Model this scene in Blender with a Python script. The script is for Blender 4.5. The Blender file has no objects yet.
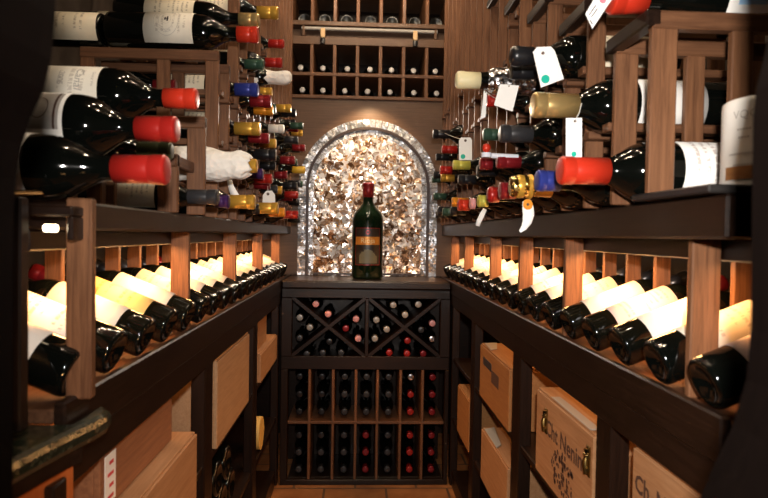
import bpy, math, random
from mathutils import Matrix, Vector
random.seed(7)
SC = bpy.context.scene
COL = SC.collection
PI = math.pi

# ------------------------------------------------------------------ camera
F = 588.0; EYE = 1.29; ROLL = .0163
_c = Vector((-25/F, 14/F, -1))
_cx = _c.x*math.cos(ROLL) - _c.y*math.sin(ROLL); _cy = _c.x*math.sin(ROLL) + _c.y*math.cos(ROLL)
YAW = math.atan(-_cx); PITCH = math.atan(_cy*math.cos(YAW))
R3 = Matrix.Rotation(-YAW, 3, 'Z') @ Matrix.Rotation(PI/2 - PITCH, 3, 'X') @ Matrix.Rotation(ROLL, 3, 'Z')
C0 = Vector((0, 0, EYE))
def ray(x, y): return R3 @ Vector(((x-384)/F, -(y-249)/F, -1))
def aY(x, y, Y): d = ray(x, y); return C0 + d*(Y/d.y)
def aX(x, y, X): d = ray(x, y); return C0 + d*(X/d.x)
cam = bpy.data.cameras.new('camera'); camo = bpy.data.objects.new('camera', cam); COL.objects.link(camo)
camo.matrix_world = Matrix.Translation(C0) @ R3.to_4x4()
cam.sensor_width = 36; cam.lens = 36*F/768; cam.clip_start = .02
cam.dof.use_dof = True; cam.dof.focus_distance = 2.2; cam.dof.aperture_fstop = 6.5
SC.camera = camo
SC.view_settings.view_transform = 'Standard'; SC.view_settings.look = 'None'; SC.view_settings.gamma = 1
SC.view_settings.use_curve_mapping = False; SC.view_settings.exposure = 0.0

# ------------------------------------------------------------------ materials
MATS = {}
def newmat(name):
    m = bpy.data.materials.new(name); m.use_nodes = True
    nt = m.node_tree; b = nt.nodes['Principled BSDF']
    MATS[name] = m
    return m, nt, b
def N(nt, t, **kw):
    n = nt.nodes.new(t)
    for k, v in kw.items():
        setattr(n, k, v)
    return n
def L(nt, a, b): nt.links.new(a, b)
def mathn(nt, op, a, b=None, c=None):
    n = N(nt, 'ShaderNodeMath', operation=op)
    for i, v in enumerate((a, b, c)):
        if v is None: continue
        if isinstance(v, (int, float)): n.inputs[i].default_value = v
        else: L(nt, v, n.inputs[i])
    return n.outputs[0]
def ramp(nt, fac, stops, interp='LINEAR'):
    r = N(nt, 'ShaderNodeValToRGB'); r.color_ramp.interpolation = interp
    el = r.color_ramp.elements
    while len(el) < len(stops): el.new(.5)
    for e, (p, c) in zip(el, stops):
        e.position = p; e.color = (*c, 1)
    L(nt, fac, r.inputs[0]); return r.outputs[0]
def plain(name, col, rough=.5, metal=0.0, coat=0.0, spec=.5):
    m, nt, b = newmat(name)
    b.inputs['Base Color'].default_value = (*col, 1); b.inputs['Roughness'].default_value = rough
    b.inputs['Metallic'].default_value = metal; b.inputs['Coat Weight'].default_value = coat
    b.inputs['Specular IOR Level'].default_value = spec
    return m
def wood(name, c1, c2, scale=(1, 1, 1), rough=.4, bump=.15, spec=.3, grain=22):
    m, nt, b = newmat(name)
    tc = N(nt, 'ShaderNodeTexCoord'); mp = N(nt, 'ShaderNodeMapping'); mp.inputs['Scale'].default_value = scale
    L(nt, tc.outputs['Object'], mp.inputs[0])
    n1 = N(nt, 'ShaderNodeTexNoise'); n1.inputs['Scale'].default_value = grain; n1.inputs['Detail'].default_value = 5; n1.inputs['Roughness'].default_value = .65
    n1.inputs['Distortion'].default_value = .6
    L(nt, mp.outputs[0], n1.inputs['Vector'])
    n2 = N(nt, 'ShaderNodeTexNoise'); n2.inputs['Scale'].default_value = 3.0; L(nt, tc.outputs['Object'], n2.inputs['Vector'])
    f = mathn(nt, 'ADD', mathn(nt, 'MULTIPLY', n1.outputs['Fac'], .75), mathn(nt, 'MULTIPLY', n2.outputs['Fac'], .25))
    col = ramp(nt, f, [(.35, c1), (.65, c2)])
    L(nt, col, b.inputs['Base Color'])
    b.inputs['Roughness'].default_value = rough; b.inputs['Specular IOR Level'].default_value = spec
    bp = N(nt, 'ShaderNodeBump'); bp.inputs['Strength'].default_value = bump; bp.inputs['Distance'].default_value = .002
    L(nt, n1.outputs['Fac'], bp.inputs['Height']); L(nt, bp.outputs[0], b.inputs['Normal'])
    return m
V = (6, 6, .35); HY = (6, .35, 6); HX = (.35, 6, 6)
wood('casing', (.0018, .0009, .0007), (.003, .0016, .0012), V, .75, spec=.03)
wood('espresso_v', (.0065, .003, .0017), (.019, .0085, .0048), V, .36)
wood('espresso_y', (.0065, .003, .0017), (.019, .0085, .0048), HY, .36)
wood('espresso_x', (.0065, .003, .0017), (.019, .0085, .0048), HX, .36)
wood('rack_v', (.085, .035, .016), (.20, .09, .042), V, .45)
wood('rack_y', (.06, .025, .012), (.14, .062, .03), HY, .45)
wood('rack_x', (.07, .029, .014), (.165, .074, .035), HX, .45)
wood('panel_x', (.085, .045, .025), (.13, .07, .04), HX, .42)
wood('cherry', (.3, .07, .015), (.42, .11, .028), V, .35)
wood('pine_y', (.30, .145, .062), (.42, .225, .11), (8, .5, 8), .6, .2, grain=16)
wood('pine_pale', (.32, .18, .09), (.43, .26, .14), (8, .5, 8), .6, .2, grain=16)
wood('pine_red', (.21, .085, .04), (.32, .14, .065), (8, .5, 8), .6, .2, grain=16)
wood('pine_amber', (.26, .105, .033), (.36, .165, .055), (8, .5, 8), .6, .2, grain=16)
wood('plaster', (.05, .035, .025), (.06, .042, .03), (1, 1, 1), .8)
plain('glass_dull', (.004, .005, .004), .35)
plain('tag_olive', (.16, .15, .09), .5)
plain('slate', (.02, .018, .017), .3)
plain('glass_dark', (.002, .0025, .002), .06, 0, 0, .6)
plain('glass_green', (.004, .012, .005), .07, 0, 0, .6)
plain('glass_brown', (.008, .004, .002), .07, 0, 0, .6)
for nm, c, r, me in [('red', (.34, .014, .01), .32, .15), ('orange_red', (.52, .03, .012), .32, .1), ('dark_red', (.22, .012, .016), .3, .3),
                     ('gold', (.72, .40, .06), .3, .55), ('pale_gold', (.72, .50, .2), .3, .75), ('orange', (.7, .26, .02), .35, .3),
                     ('yellow', (.75, .45, .04), .4, .1), ('blue', (.03, .045, .26), .3, .3), ('black', (.012, .012, .014), .3, .1),
                     ('charcoal', (.03, .03, .033), .35, .2), ('olive', (.05, .06, .025), .4, .1), ('purple', (.05, .015, .09), .35, .3),
                     ('white_cap', (.75, .7, .62), .4, 0), ('cream_wax', (.74, .65, .38), .45, 0), ('pink', (.65, .3, .3), .4, .1),
                     ('silver', (.75, .76, .8), .22, 1.0), ('lime', (.55, .5, .08), .4, .3), ('pearl_cap', (.5, .48, .45), .35, .1), ('ash', (.32, .31, .29), .35, .2), ('green_cap', (.03, .07, .045), .35, .2)]:
    plain('cap_'+nm, c, r, me)
plain('tag_white', (.86, .85, .82), .6); plain('paper_grey', (.33, .31, .28), .6)
plain('tag_kraft', (.62, .42, .22), .7); plain('dot_green', (.0, .42, .3), .5)
plain('ink', (.05, .04, .04), .6); plain('ink_brown', (.07, .03, .018), .7); plain('string', (.7, .68, .62), .8)
plain('steel', (.55, .55, .57), .3, 1.0); plain('brass', (.35, .24, .08), .3, 1.0); plain('bronze', (.022, .010, .008), .4, .2)
plain('plastic_clear', (.7, .72, .8), .15); plain('gold_print', (.55, .22, .03), .35, .3); plain('tin_yellow', (.72, .45, .12), .5)
plain('label_black', (.015, .01, .008), .4); plain('printed_grey', (.42, .38, .34), .6); plain('paper_blue', (.35, .6, .85), .5); plain('teal', (.03, .3, .33), .5)
plain('sticker_pink', (.6, .2, .25), .5); plain('red_print', (.6, .05, .06), .6)

def paper(name, base, ink, rows=11, thr=.5, dark=.55, mar=.16, hi=.9):
    m, nt, b = newmat(name)
    uv = N(nt, 'ShaderNodeUVMap'); sp = N(nt, 'ShaderNodeSeparateXYZ'); L(nt, uv.outputs[0], sp.inputs[0])
    u, v = sp.outputs[0], sp.outputs[1]
    vr = mathn(nt, 'MULTIPLY', v, rows); fr = mathn(nt, 'FRACT', vr); fl = mathn(nt, 'FLOOR', vr)
    cb = N(nt, 'ShaderNodeCombineXYZ'); L(nt, mathn(nt, 'MULTIPLY', u, 34), cb.inputs[0]); L(nt, mathn(nt, 'MULTIPLY', fl, 7.3), cb.inputs[1])
    L(nt, mathn(nt, 'MULTIPLY', fr, 1.2), cb.inputs[2])
    nz = N(nt, 'ShaderNodeTexNoise'); nz.inputs['Scale'].default_value = 1.0; nz.inputs['Detail'].default_value = 2; L(nt, cb.outputs[0], nz.inputs['Vector'])
    wn = N(nt, 'ShaderNodeTexWhiteNoise', noise_dimensions='1D'); L(nt, fl, wn.inputs['W'])
    on = mathn(nt, 'GREATER_THAN', wn.outputs['Value'], .45)
    t = mathn(nt, 'GREATER_THAN', nz.outputs['Fac'], thr)
    band = mathn(nt, 'MULTIPLY', mathn(nt, 'GREATER_THAN', fr, .3), mathn(nt, 'LESS_THAN', fr, .72))
    half = mathn(nt, 'MULTIPLY', wn.outputs['Value'], .3)
    um = mathn(nt, 'LESS_THAN', mathn(nt, 'ABSOLUTE', mathn(nt, 'SUBTRACT', u, .5)), half)
    vm = mathn(nt, 'MULTIPLY', mathn(nt, 'GREATER_THAN', v, mar), mathn(nt, 'LESS_THAN', v, hi))
    f = mathn(nt, 'MULTIPLY', mathn(nt, 'MULTIPLY', mathn(nt, 'MULTIPLY', t, band), mathn(nt, 'MULTIPLY', um, vm)), on)
    f = mathn(nt, 'MULTIPLY', f, dark)
    tc = N(nt, 'ShaderNodeTexCoord'); st = N(nt, 'ShaderNodeTexNoise'); st.inputs['Scale'].default_value = 30; L(nt, tc.outputs['Object'], st.inputs['Vector'])
    base2 = ramp(nt, st.outputs['Fac'], [(.3, tuple(c*.9 for c in base)), (.7, base)])
    mx = N(nt, 'ShaderNodeMix', data_type='RGBA'); L(nt, f, mx.inputs['Factor']); L(nt, base2, mx.inputs['A']); mx.inputs['B'].default_value = (*ink, 1)
    L(nt, mx.outputs['Result'], b.inputs['Base Color']); b.inputs['Roughness'].default_value = .55
    return m
paper('label_cream', (.78, .68, .5), (.12, .08, .05))
paper('label_ivory', (.8, .74, .62), (.2, .14, .1), rows=9, dark=.4)
paper('label_white', (.84, .82, .78), (.25, .15, .12), rows=10)
paper('label_gold', (.72, .55, .22), (.3, .14, .03), rows=8, dark=.7)
paper('label_pink', (.74, .6, .58), (.45, .2, .2), rows=12, dark=.6, thr=.45)
paper('label_plain', (.82, .79, .73), (.4, .35, .3), rows=6, dark=.15)

def tissue_mat():
    m, nt, b = newmat('tissue')
    b.inputs['Base Color'].default_value = (.82, .77, .7, 1); b.inputs['Roughness'].default_value = .8
    tc = N(nt, 'ShaderNodeTexCoord'); vz = N(nt, 'ShaderNodeTexVoronoi'); vz.inputs['Scale'].default_value = 60; L(nt, tc.outputs['Object'], vz.inputs['Vector'])
    bp = N(nt, 'ShaderNodeBump'); bp.inputs['Strength'].default_value = .7; bp.inputs['Distance'].default_value = .006
    L(nt, vz.outputs['Distance'], bp.inputs['Height']); L(nt, bp.outputs[0], b.inputs['Normal'])
tissue_mat()
def granite_mat():
    m, nt, b = newmat('granite')
    tc = N(nt, 'ShaderNodeTexCoord'); n = N(nt, 'ShaderNodeTexVoronoi'); n.inputs['Scale'].default_value = 190; L(nt, tc.outputs['Object'], n.inputs['Vector'])
    sp = N(nt, 'ShaderNodeSeparateColor'); L(nt, n.outputs['Color'], sp.inputs[0])
    L(nt, ramp(nt, sp.outputs[0], [(.0, (.008, .010, .006)), (.7, (.016, .02, .012)), (.93, (.035, .035, .02)), (1, (.08, .06, .03))]), b.inputs['Base Color'])
    b.inputs['Roughness'].default_value = .18
granite_mat()
def mosaic_mat(name, scale, stops, rough=.22, tilt=.55, metal=.55):
    m, nt, b = newmat(name)
    tc = N(nt, 'ShaderNodeTexCoord')
    dn = N(nt, 'ShaderNodeTexNoise'); dn.inputs['Scale'].default_value = 26; L(nt, tc.outputs['Object'], dn.inputs['Vector'])
    add = N(nt, 'ShaderNodeMixRGB', blend_type='LINEAR_LIGHT'); add.inputs[0].default_value = .035
    L(nt, tc.outputs['Object'], add.inputs[1]); L(nt, dn.outputs['Color'], add.inputs[2])
    v = N(nt, 'ShaderNodeTexVoronoi'); v.inputs['Scale'].default_value = scale; L(nt, add.outputs[0], v.inputs['Vector'])
    v2 = N(nt, 'ShaderNodeTexVoronoi'); v2.inputs['Scale'].default_value = scale*2.3; L(nt, add.outputs[0], v2.inputs['Vector'])
    s1 = N(nt, 'ShaderNodeSeparateColor'); L(nt, v.outputs['Color'], s1.inputs[0])
    s2 = N(nt, 'ShaderNodeSeparateColor'); L(nt, v2.outputs['Color'], s2.inputs[0])
    fac = mathn(nt, 'ADD', mathn(nt, 'MULTIPLY', s1.outputs[0], .6), mathn(nt, 'MULTIPLY', s2.outputs[1], .4))
    L(nt, ramp(nt, fac, stops, 'CONSTANT'), b.inputs['Base Color'])
    b.inputs['Metallic'].default_value = metal; b.inputs['Roughness'].default_value = rough
    mx = N(nt, 'ShaderNodeMixRGB'); mx.inputs[0].default_value = .4; L(nt, v.outputs['Color'], mx.inputs[1]); L(nt, v2.outputs['Color'], mx.inputs[2])
    vm = N(nt, 'ShaderNodeVectorMath', operation='SUBTRACT'); L(nt, mx.outputs[0], vm.inputs[0]); vm.inputs[1].default_value = (.5, .5, .5)
    sc = N(nt, 'ShaderNodeVectorMath', operation='SCALE'); L(nt, vm.outputs[0], sc.inputs[0]); sc.inputs['Scale'].default_value = tilt
    ge = N(nt, 'ShaderNodeNewGeometry'); ad = N(nt, 'ShaderNodeVectorMath', operation='ADD'); L(nt, ge.outputs['Normal'], ad.inputs[0]); L(nt, sc.outputs[0], ad.inputs[1])
    no = N(nt, 'ShaderNodeVectorMath', operation='NORMALIZE'); L(nt, ad.outputs[0], no.inputs[0]); L(nt, no.outputs[0], b.inputs['Normal'])
mosaic_mat('mosaic', 27, [(0, (.12, .06, .03)), (.24, (.30, .17, .10)), (.33, (.46, .34, .25)), (.40, (.72, .66, .60)), (.47, (.26, .20, .17)), (.53, (.85, .84, .84)), (.60, (.42, .36, .33)), (.67, (.55, .30, .11)), (.73, (.95, .95, .97))], tilt=.75)
mosaic_mat('pearl', 40, [(0, (.22, .23, .25)), (.4, (.36, .37, .40)), (.6, (.5, .5, .53)), (.8, (.28, .25, .23))], .25, .5, .5)
def foil_mat(name, c1, c2):
    m, nt, b = newmat(name)
    tc = N(nt, 'ShaderNodeTexCoord'); v = N(nt, 'ShaderNodeTexVoronoi'); v.inputs['Scale'].default_value = 120; L(nt, tc.outputs['Object'], v.inputs['Vector'])
    s1 = N(nt, 'ShaderNodeSeparateColor'); L(nt, v.outputs['Color'], s1.inputs[0])
    L(nt, ramp(nt, s1.outputs[0], [(0, c1), (.6, c2)]), b.inputs['Base Color']); b.inputs['Metallic'].default_value = 1; b.inputs['Roughness'].default_value = .22
    vm = N(nt, 'ShaderNodeVectorMath', operation='SUBTRACT'); L(nt, v.outputs['Color'], vm.inputs[0]); vm.inputs[1].default_value = (.5, .5, .5)
    ge = N(nt, 'ShaderNodeNewGeometry'); ad = N(nt, 'ShaderNodeVectorMath', operation='ADD'); L(nt, ge.outputs['Normal'], ad.inputs[0]); L(nt, vm.outputs[0], ad.inputs[1])
    no = N(nt, 'ShaderNodeVectorMath', operation='NORMALIZE'); L(nt, ad.outputs[0], no.inputs[0]); L(nt, no.outputs[0], b.inputs['Normal'])
foil_mat('foil_silver', (.3, .3, .34), (.9, .9, .92)); foil_mat('foil_gold', (.5, .3, .06), (.95, .7, .25))
def floor_mat():
    m, nt, b = newmat('floor_tile')
    tc = N(nt, 'ShaderNodeTexCoord'); n = N(nt, 'ShaderNodeTexNoise'); n.inputs['Scale'].default_value = 9; n.inputs['Detail'].default_value = 6; L(nt, tc.outputs['Object'], n.inputs['Vector'])
    br = N(nt, 'ShaderNodeTexBrick'); br.inputs['Scale'].default_value = 1.6; L(nt, tc.outputs['Object'], br.inputs['Vector'])
    br.inputs['Mortar Size'].default_value = .01; br.inputs['Mortar'].default_value = (.12, .07, .04, 1)
    c = ramp(nt, n.outputs['Fac'], [(.3, (.28, .10, .03)), (.7, (.46, .2, .07))])
    L(nt, c, br.inputs['Color1']); L(nt, c, br.inputs['Color2']); L(nt, br.outputs[0], b.inputs['Base Color']); b.inputs['Roughness'].default_value = .45
floor_mat()
def emit(name, col, s):
    m, nt, b = newmat(name); b.inputs['Base Color'].default_value = (*col, 1)
    b.inputs['Emission Color'].default_value = (*col, 1); b.inputs['Emission Strength'].default_value = s
emit('lamp_glow', (1, .78, .5), 12)
emit('ceiling_glow', (1, .85, .65), 20)

# ------------------------------------------------------------------ mesh helpers
class MB:
    def __init__(s): s.v = []; s.f = []; s.sm = []; s.uv = {}
    def add(s, vs, fs, smooth=False, uvs=None):
        o = len(s.v); s.v += [tuple(p) for p in vs]
        for i, f in enumerate(fs):
            s.f.append(tuple(o+k for k in f)); s.sm.append(smooth)
            if uvs: s.uv[len(s.f)-1] = uvs[i]
        return s
    def box(s, x0, x1, y0, y1, z0, z1, b=.0025):
        if x0 > x1: x0, x1 = x1, x0
        if y0 > y1: y0, y1 = y1, y0
        if z0 > z1: z0, z1 = z1, z0
        b = min(b, (x1-x0)*.3, (y1-y0)*.3, (z1-z0)*.3)
        P = []; idx = {}
        for sx in (0, 1):
            for sy in (0, 1):
                for sz in (0, 1):
                    cx, cy, cz = (x0, x1)[sx], (y0, y1)[sy], (z0, z1)[sz]
                    dx, dy, dz = (b, -b)[sx], (b, -b)[sy], (b, -b)[sz]
                    for a, q in (('x', (cx, cy+dy, cz+dz)), ('y', (cx+dx, cy, cz+dz)), ('z', (cx+dx, cy+dy, cz))):
                        idx[(sx, sy, sz, a)] = len(P); P.append(q)
        I = lambda *k: idx[k]
        fs = []
        for q in (0, 1):
            fs.append([I(q, 0, 0, 'x'), I(q, 1, 0, 'x'), I(q, 1, 1, 'x'), I(q, 0, 1, 'x')])
            fs.append([I(0, q, 0, 'y'), I(1, q, 0, 'y'), I(1, q, 1, 'y'), I(0, q, 1, 'y')])
            fs.append([I(0, 0, q, 'z'), I(1, 0, q, 'z'), I(1, 1, q, 'z'), I(0, 1, q, 'z')])
        for p in (0, 1):
            for q in (0, 1):
                fs.append([I(p, q, 0, 'x'), I(p, q, 1, 'x'), I(p, q, 1, 'y'), I(p, q, 0, 'y')])
                fs.append([I(p, 0, q, 'x'), I(p, 1, q, 'x'), I(p, 1, q, 'z'), I(p, 0, q, 'z')])
                fs.append([I(0, p, q, 'y'), I(1, p, q, 'y'), I(1, p, q, 'z'), I(0, p, q, 'z')])
                for r in (0, 1):
                    fs.append([I(p, q, r, 'x'), I(p, q, r, 'y'), I(p, q, r, 'z')])
        # orient outward
        c = Vector(((x0+x1)/2, (y0+y1)/2, (z0+z1)/2)); out = []
        for f in fs:
            a, bb, d = (Vector(P[k]) for k in f[:3]); n = (bb-a).cross(d-a)
            m = sum((Vector(P[k]) for k in f), Vector())/len(f) - c
            out.append(f if n.dot(m) > 0 else f[::-1])
        return s.add(P, out)
    def lathe(s, segs, n=32, M=None, a0=0, a1=2*PI, uvr=None):
        """segs: list of profiles [(r,z)...]; each gets its own vertices so edges between them stay sharp"""
        M = M or Matrix.Identity(4); full = abs(a1-a0-2*PI) < 1e-6; k = n if full else n+1
        for prof in segs:
            vs = []; fs = []; uvs = []
            for (r, z) in prof:
                for i in range(k):
                    a = a0+(a1-a0)*i/n
                    vs.append(M @ Vector((r*math.cos(a), r*math.sin(a), z)))
            for j in range(len(prof)-1):
                for i in range(n):
                    i2 = (i+1) % k if full else i+1
                    fs.append((j*k+i, j*k+i2, (j+1)*k+i2, (j+1)*k+i))
                    if uvr:
                        va = (prof[j][1]-uvr[0])/(uvr[1]-uvr[0]); vb = (prof[j+1][1]-uvr[0])/(uvr[1]-uvr[0])
                        uvs.append(((i/n, va), ((i+1)/n, va), ((i+1)/n, vb), (i/n, vb)))
            s.add(vs, fs, True, uvs or None)
        return s
    def tube(s, pts, r, n=8, caps=True):
        pts = [Vector(p) for p in pts]; vs = []; fs = []
        up = Vector((0, 0, 1))
        for i, p in enumerate(pts):
            t = (pts[min(i+1, len(pts)-1)]-pts[max(i-1, 0)]).normalized()
            a = t.cross(up)
            if a.length < 1e-3: a = t.cross(Vector((1, 0, 0)))
            a.normalize(); b = t.cross(a)
            rr = r[i] if isinstance(r, (list, tuple)) else r
            for k in range(n):
                an = 2*PI*k/n; vs.append(p+a*math.cos(an)*rr+b*math.sin(an)*rr)
        for i in range(len(pts)-1):
            for k in range(n):
                k2 = (k+1) % n; fs.append((i*n+k, i*n+k2, (i+1)*n+k2, (i+1)*n+k))
        s.add(vs, fs, True)
        if caps:
            m = (len(pts)-1)*n
            s.add(vs[:n], [tuple(range(n))[::-1]]); s.add(vs[m:], [tuple(range(n))])
        return s
    def prism(s, poly, d):
        """poly: list of 3D points (planar), d: extrusion vector"""
        d = Vector(d); n = len(poly); A = [Vector(p) for p in poly]; B = [p+d for p in A]
        fs = [tuple(range(n)), tuple(range(2*n-1, n-1, -1))]
        for i in range(n): j = (i+1) % n; fs.append((i, j, n+j, n+i))
        nrm = Vector()
        for i in range(n): nrm += A[i].cross(A[(i+1) % n])
        if nrm.dot(d) > 0: fs = [f[::-1] for f in fs]
        return s.add(A+B, fs)
    def mesh(s, name):
        me = bpy.data.meshes.new(name); me.from_pydata(s.v, [], s.f)
        me.polygons.foreach_set('use_smooth', s.sm)
        if s.uv:
            ul = me.uv_layers.new(name='UVMap')
            for fi, uvs in s.uv.items():
                p = me.polygons[fi]
                for k, li in enumerate(p.loop_indices): ul.data[li].uv = uvs[k]
        me.update(); return me
    def build(s, name, mat, parent=None, M=None):
        o = bpy.data.objects.new(name, s.mesh(name)); o.data.materials.append(MATS[mat]); COL.objects.link(o)
        if parent: o.parent = parent
        if M: o.matrix_world = M
        return o
def box(name, mat, parent, *a, b=.0025): return MB().box(*a, b=b).build(name, mat, parent)
def tag(o, label, cat, group=None):
    o['label'] = label; o['category'] = cat
    if group: o['group'] = group
    return o
def empty(name, loc, label, cat, group=None):
    o = bpy.data.objects.new(name, None); o.empty_display_size = .05; COL.objects.link(o); o.location = loc
    return tag(o, label, cat, group)
def emptyP(name, label, cat, group=None):
    return empty(name, (0, 0, 0), label, cat, group)
def struct(o): o['kind'] = 'structure'; return o

def text2d(s, size=1.0, bold=0.0):
    cu = bpy.data.curves.new('t', 'FONT'); cu.body = s; cu.size = size; cu.align_x = 'CENTER'; cu.align_y = 'CENTER'; cu.resolution_u = 2; cu.offset = bold
    ob = bpy.data.objects.new('t', cu); COL.objects.link(ob); dg = bpy.context.evaluated_depsgraph_get()
    me = ob.evaluated_get(dg).to_mesh(); vs = [tuple(v.co) for v in me.vertices]; fs = [tuple(p.vertices) for p in me.polygons]
    ob.evaluated_get(dg).to_mesh_clear(); bpy.data.objects.remove(ob); bpy.data.curves.remove(cu)
    return vs, fs
def text_on(mb, s, size, fn, bold=0.0):
    vs, fs = text2d(s, size, bold); mb.add([fn(x, y) for x, y, z in vs], fs); return mb

# ------------------------------------------------------------------ room shell
XL, XR, SH = -.39, .477, 1.055          # display shelf fronts, shelf top
YB = 3.38                               # back panel plane
struct(box('floor', 'floor_tile', None, -1.3, 1.3, -.8, 4.0, -.06, 0))
struct(box('ceiling', 'plaster', None, -1.3, 1.3, -.8, 4.0, 2.75, 2.81))
struct(box('wall_left', 'plaster', None, -1.24, -1.18, .56, 4.0, 0, 2.75))
struct(box('wall_right', 'plaster', None, 1.0, 1.06, .56, 4.0, 0, 2.75))
struct(box('wall_back', 'espresso_x', None, -1.0, 1.06, 3.80, 3.86, 0, 2.75))
# door surround: curved dark casing, seen out of focus close to the lens
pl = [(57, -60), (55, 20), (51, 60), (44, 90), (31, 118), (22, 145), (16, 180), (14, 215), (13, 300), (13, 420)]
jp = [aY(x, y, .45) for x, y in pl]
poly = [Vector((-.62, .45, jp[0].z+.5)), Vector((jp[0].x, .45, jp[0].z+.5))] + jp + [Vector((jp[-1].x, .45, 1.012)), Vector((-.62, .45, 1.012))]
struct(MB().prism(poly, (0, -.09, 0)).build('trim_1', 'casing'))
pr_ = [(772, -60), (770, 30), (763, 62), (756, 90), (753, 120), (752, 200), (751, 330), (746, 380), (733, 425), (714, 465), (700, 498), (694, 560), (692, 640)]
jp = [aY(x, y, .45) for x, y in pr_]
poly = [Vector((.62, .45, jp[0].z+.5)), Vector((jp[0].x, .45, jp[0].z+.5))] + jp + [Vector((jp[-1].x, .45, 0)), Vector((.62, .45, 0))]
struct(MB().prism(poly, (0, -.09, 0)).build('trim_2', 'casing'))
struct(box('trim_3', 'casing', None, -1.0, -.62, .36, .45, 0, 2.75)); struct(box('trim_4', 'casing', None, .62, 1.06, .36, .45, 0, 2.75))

# ------------------------------------------------------------------ bottles
CACHE = {}
def prof_body(kind, R, H, rn):
    if kind == 'bordeaux':
        sh = [(1, .60), (.985, .625), (.94, .65), (.85, .675), (.70, .70), (.52, .722), (.34, .745), (.17, .768), (.06, .79), (0, .81)]
    elif kind == 'burgundy':
        sh = [(1, .47), (.98, .51), (.93, .55), (.84, .595), (.70, .64), (.52, .69), (.34, .74), (.17, .785), (.06, .82), (0, .85)]
    else:
        sh = [(1, .48), (.98, .53), (.92, .58), (.8, .63), (.64, .68), (.47, .73), (.30, .78), (.15, .83), (.05, .87), (0, .9)]
    base = [(0.0001, .035*H), (.35*R, .03*H), (.6*R, .012*H), (.74*R, .002*H), (.82*R, 0), (.9*R, .002*H), (.97*R, .01*H), (R, .028*H)]
    body = base + [(R, .3*H)] + [(rn+(R-rn)*a, z*H) for a, z in sh] + [(rn, .93*H), (rn*1.08, .95*H), (rn*1.08, .99*H), (rn*.8, .995*H), (.0001, .995*H)]
    return body
def prof_cap(R, H, rn, frac, kind):
    rc = rn*1.1+.0006; z0 = H*(1-frac); t = min(.022, frac*H*.35)
    if kind == 'wax':
        return [[(rn, z0), (rc, z0), (rc*1.02, z0+(H-z0)*.5), (rc*1.08, H-.012), (rc*1.02, H-.003), (rc*.75, H+.001), (.0001, H+.0015)]]
    if kind == 'champagne':
        return [[(rn*1.5, z0), (rc*1.15, z0+(H-z0)*.45), (rc*1.04, H-.032), (rc*1.2, H-.026), (rc*1.28, H-.012), (rc*1.1, H-.001), (rc*.6, H+.003), (.0001, H+.004)]]
    return [[(rn, z0), (rc, z0), (rc, H-t-.002), (rc*.97, H-t), (rc+.001, H-t+.002), (rc+.001, H-.003)], [(rc+.001, H-.003), (rc-.001, H), (rc*.85, H+.0006), (.0001, H)]]
def bottle(M, label, R=.038, H=.30, rn=.0145, cap='dark_red', shape='bordeaux', capkind='foil', frac=.2, glass='glass_dark', lab=None, labz=(.2, .56),
           laba=70, n=24, group=None, cat='bottle', name='wine_bottle', lphi=0.0, neckband=None):
    key = ('b', shape, round(R, 4), round(H, 4), round(rn, 4), n)
    if key not in CACHE: CACHE[key] = MB().lathe([prof_body(shape, R, H, rn)], n).mesh('bottle_glass')
    me = CACHE[key]
    gk = key+(glass,)
    if gk not in CACHE:
        m2 = me.copy(); m2.materials.append(MATS[glass]); CACHE[gk] = m2
    o = bpy.data.objects.new(name, CACHE[gk]); COL.objects.link(o); o.matrix_world = M
    tag(o, label, cat, group)
    if cap:
        ck = ('c', capkind, cap, round(R, 4), round(H, 4), round(rn, 4), round(frac, 3), n)
        if ck not in CACHE:
            CACHE[ck] = MB().lathe(prof_cap(R, H, rn, frac, capkind), n).mesh('capsule'); CACHE[ck].materials.append(MATS[cap if cap in MATS else 'cap_'+cap])
        c = bpy.data.objects.new('capsule', CACHE[ck]); COL.objects.link(c); c.parent = o
    if lab:
        lk = ('l', lab, round(R, 4), round(H, 4), labz, laba, n)
        if lk not in CACHE:
            a = math.radians(laba); z0, z1 = labz[0]*H, labz[1]*H
            CACHE[lk] = MB().lathe([[(R+.0003, z0), (R+.0007, z0), (R+.0007, z1), (R+.0003, z1)]], max(12, n), None, -a, a, (z0, z1)).mesh('label'); CACHE[lk].materials.append(MATS[lab])
        c = bpy.data.objects.new('label', CACHE[lk]); COL.objects.link(c); c.parent = o
        c.rotation_euler = (0, 0, lphi)
    return o
def frame(base, axis, face):
    """matrix with local Z = axis, local X ~ face"""
    z = Vector(axis).normalized(); x = Vector(face); x = (x - z*x.dot(z)).normalized(); y = z.cross(x)
    M = Matrix((x, y, z)).transposed().to_4x4(); M.translation = Vector(base); return M

def area(name, loc, size, sizey, power, col, rot=(0, 0, 0)):
    l = bpy.data.lights.new(name, 'AREA'); l.shape = 'RECTANGLE'; l.size = size; l.size_y = sizey; l.energy = power; l.color = col
    o = bpy.data.objects.new(name, l); COL.objects.link(o); o.location = loc; o.rotation_euler = rot; return o
def point(name, loc, power, col, r=.02):
    l = bpy.data.lights.new(name, 'POINT'); l.energy = power; l.color = col; l.shadow_soft_size = r
    o = bpy.data.objects.new(name, l); COL.objects.link(o); o.location = loc; return o
def spot(name, loc, tgt, power, col, ang=90, r=.02, blend=.6):
    l = bpy.data.lights.new(name, 'SPOT'); l.energy = power; l.color = col; l.shadow_soft_size = r; l.spot_size = math.radians(ang); l.spot_blend = blend
    o = bpy.data.objects.new(name, l); COL.objects.link(o); o.location = loc
    o.rotation_euler = (Vector(tgt)-Vector(loc)).to_track_quat('-Z', 'Y').to_euler(); return o
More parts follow.
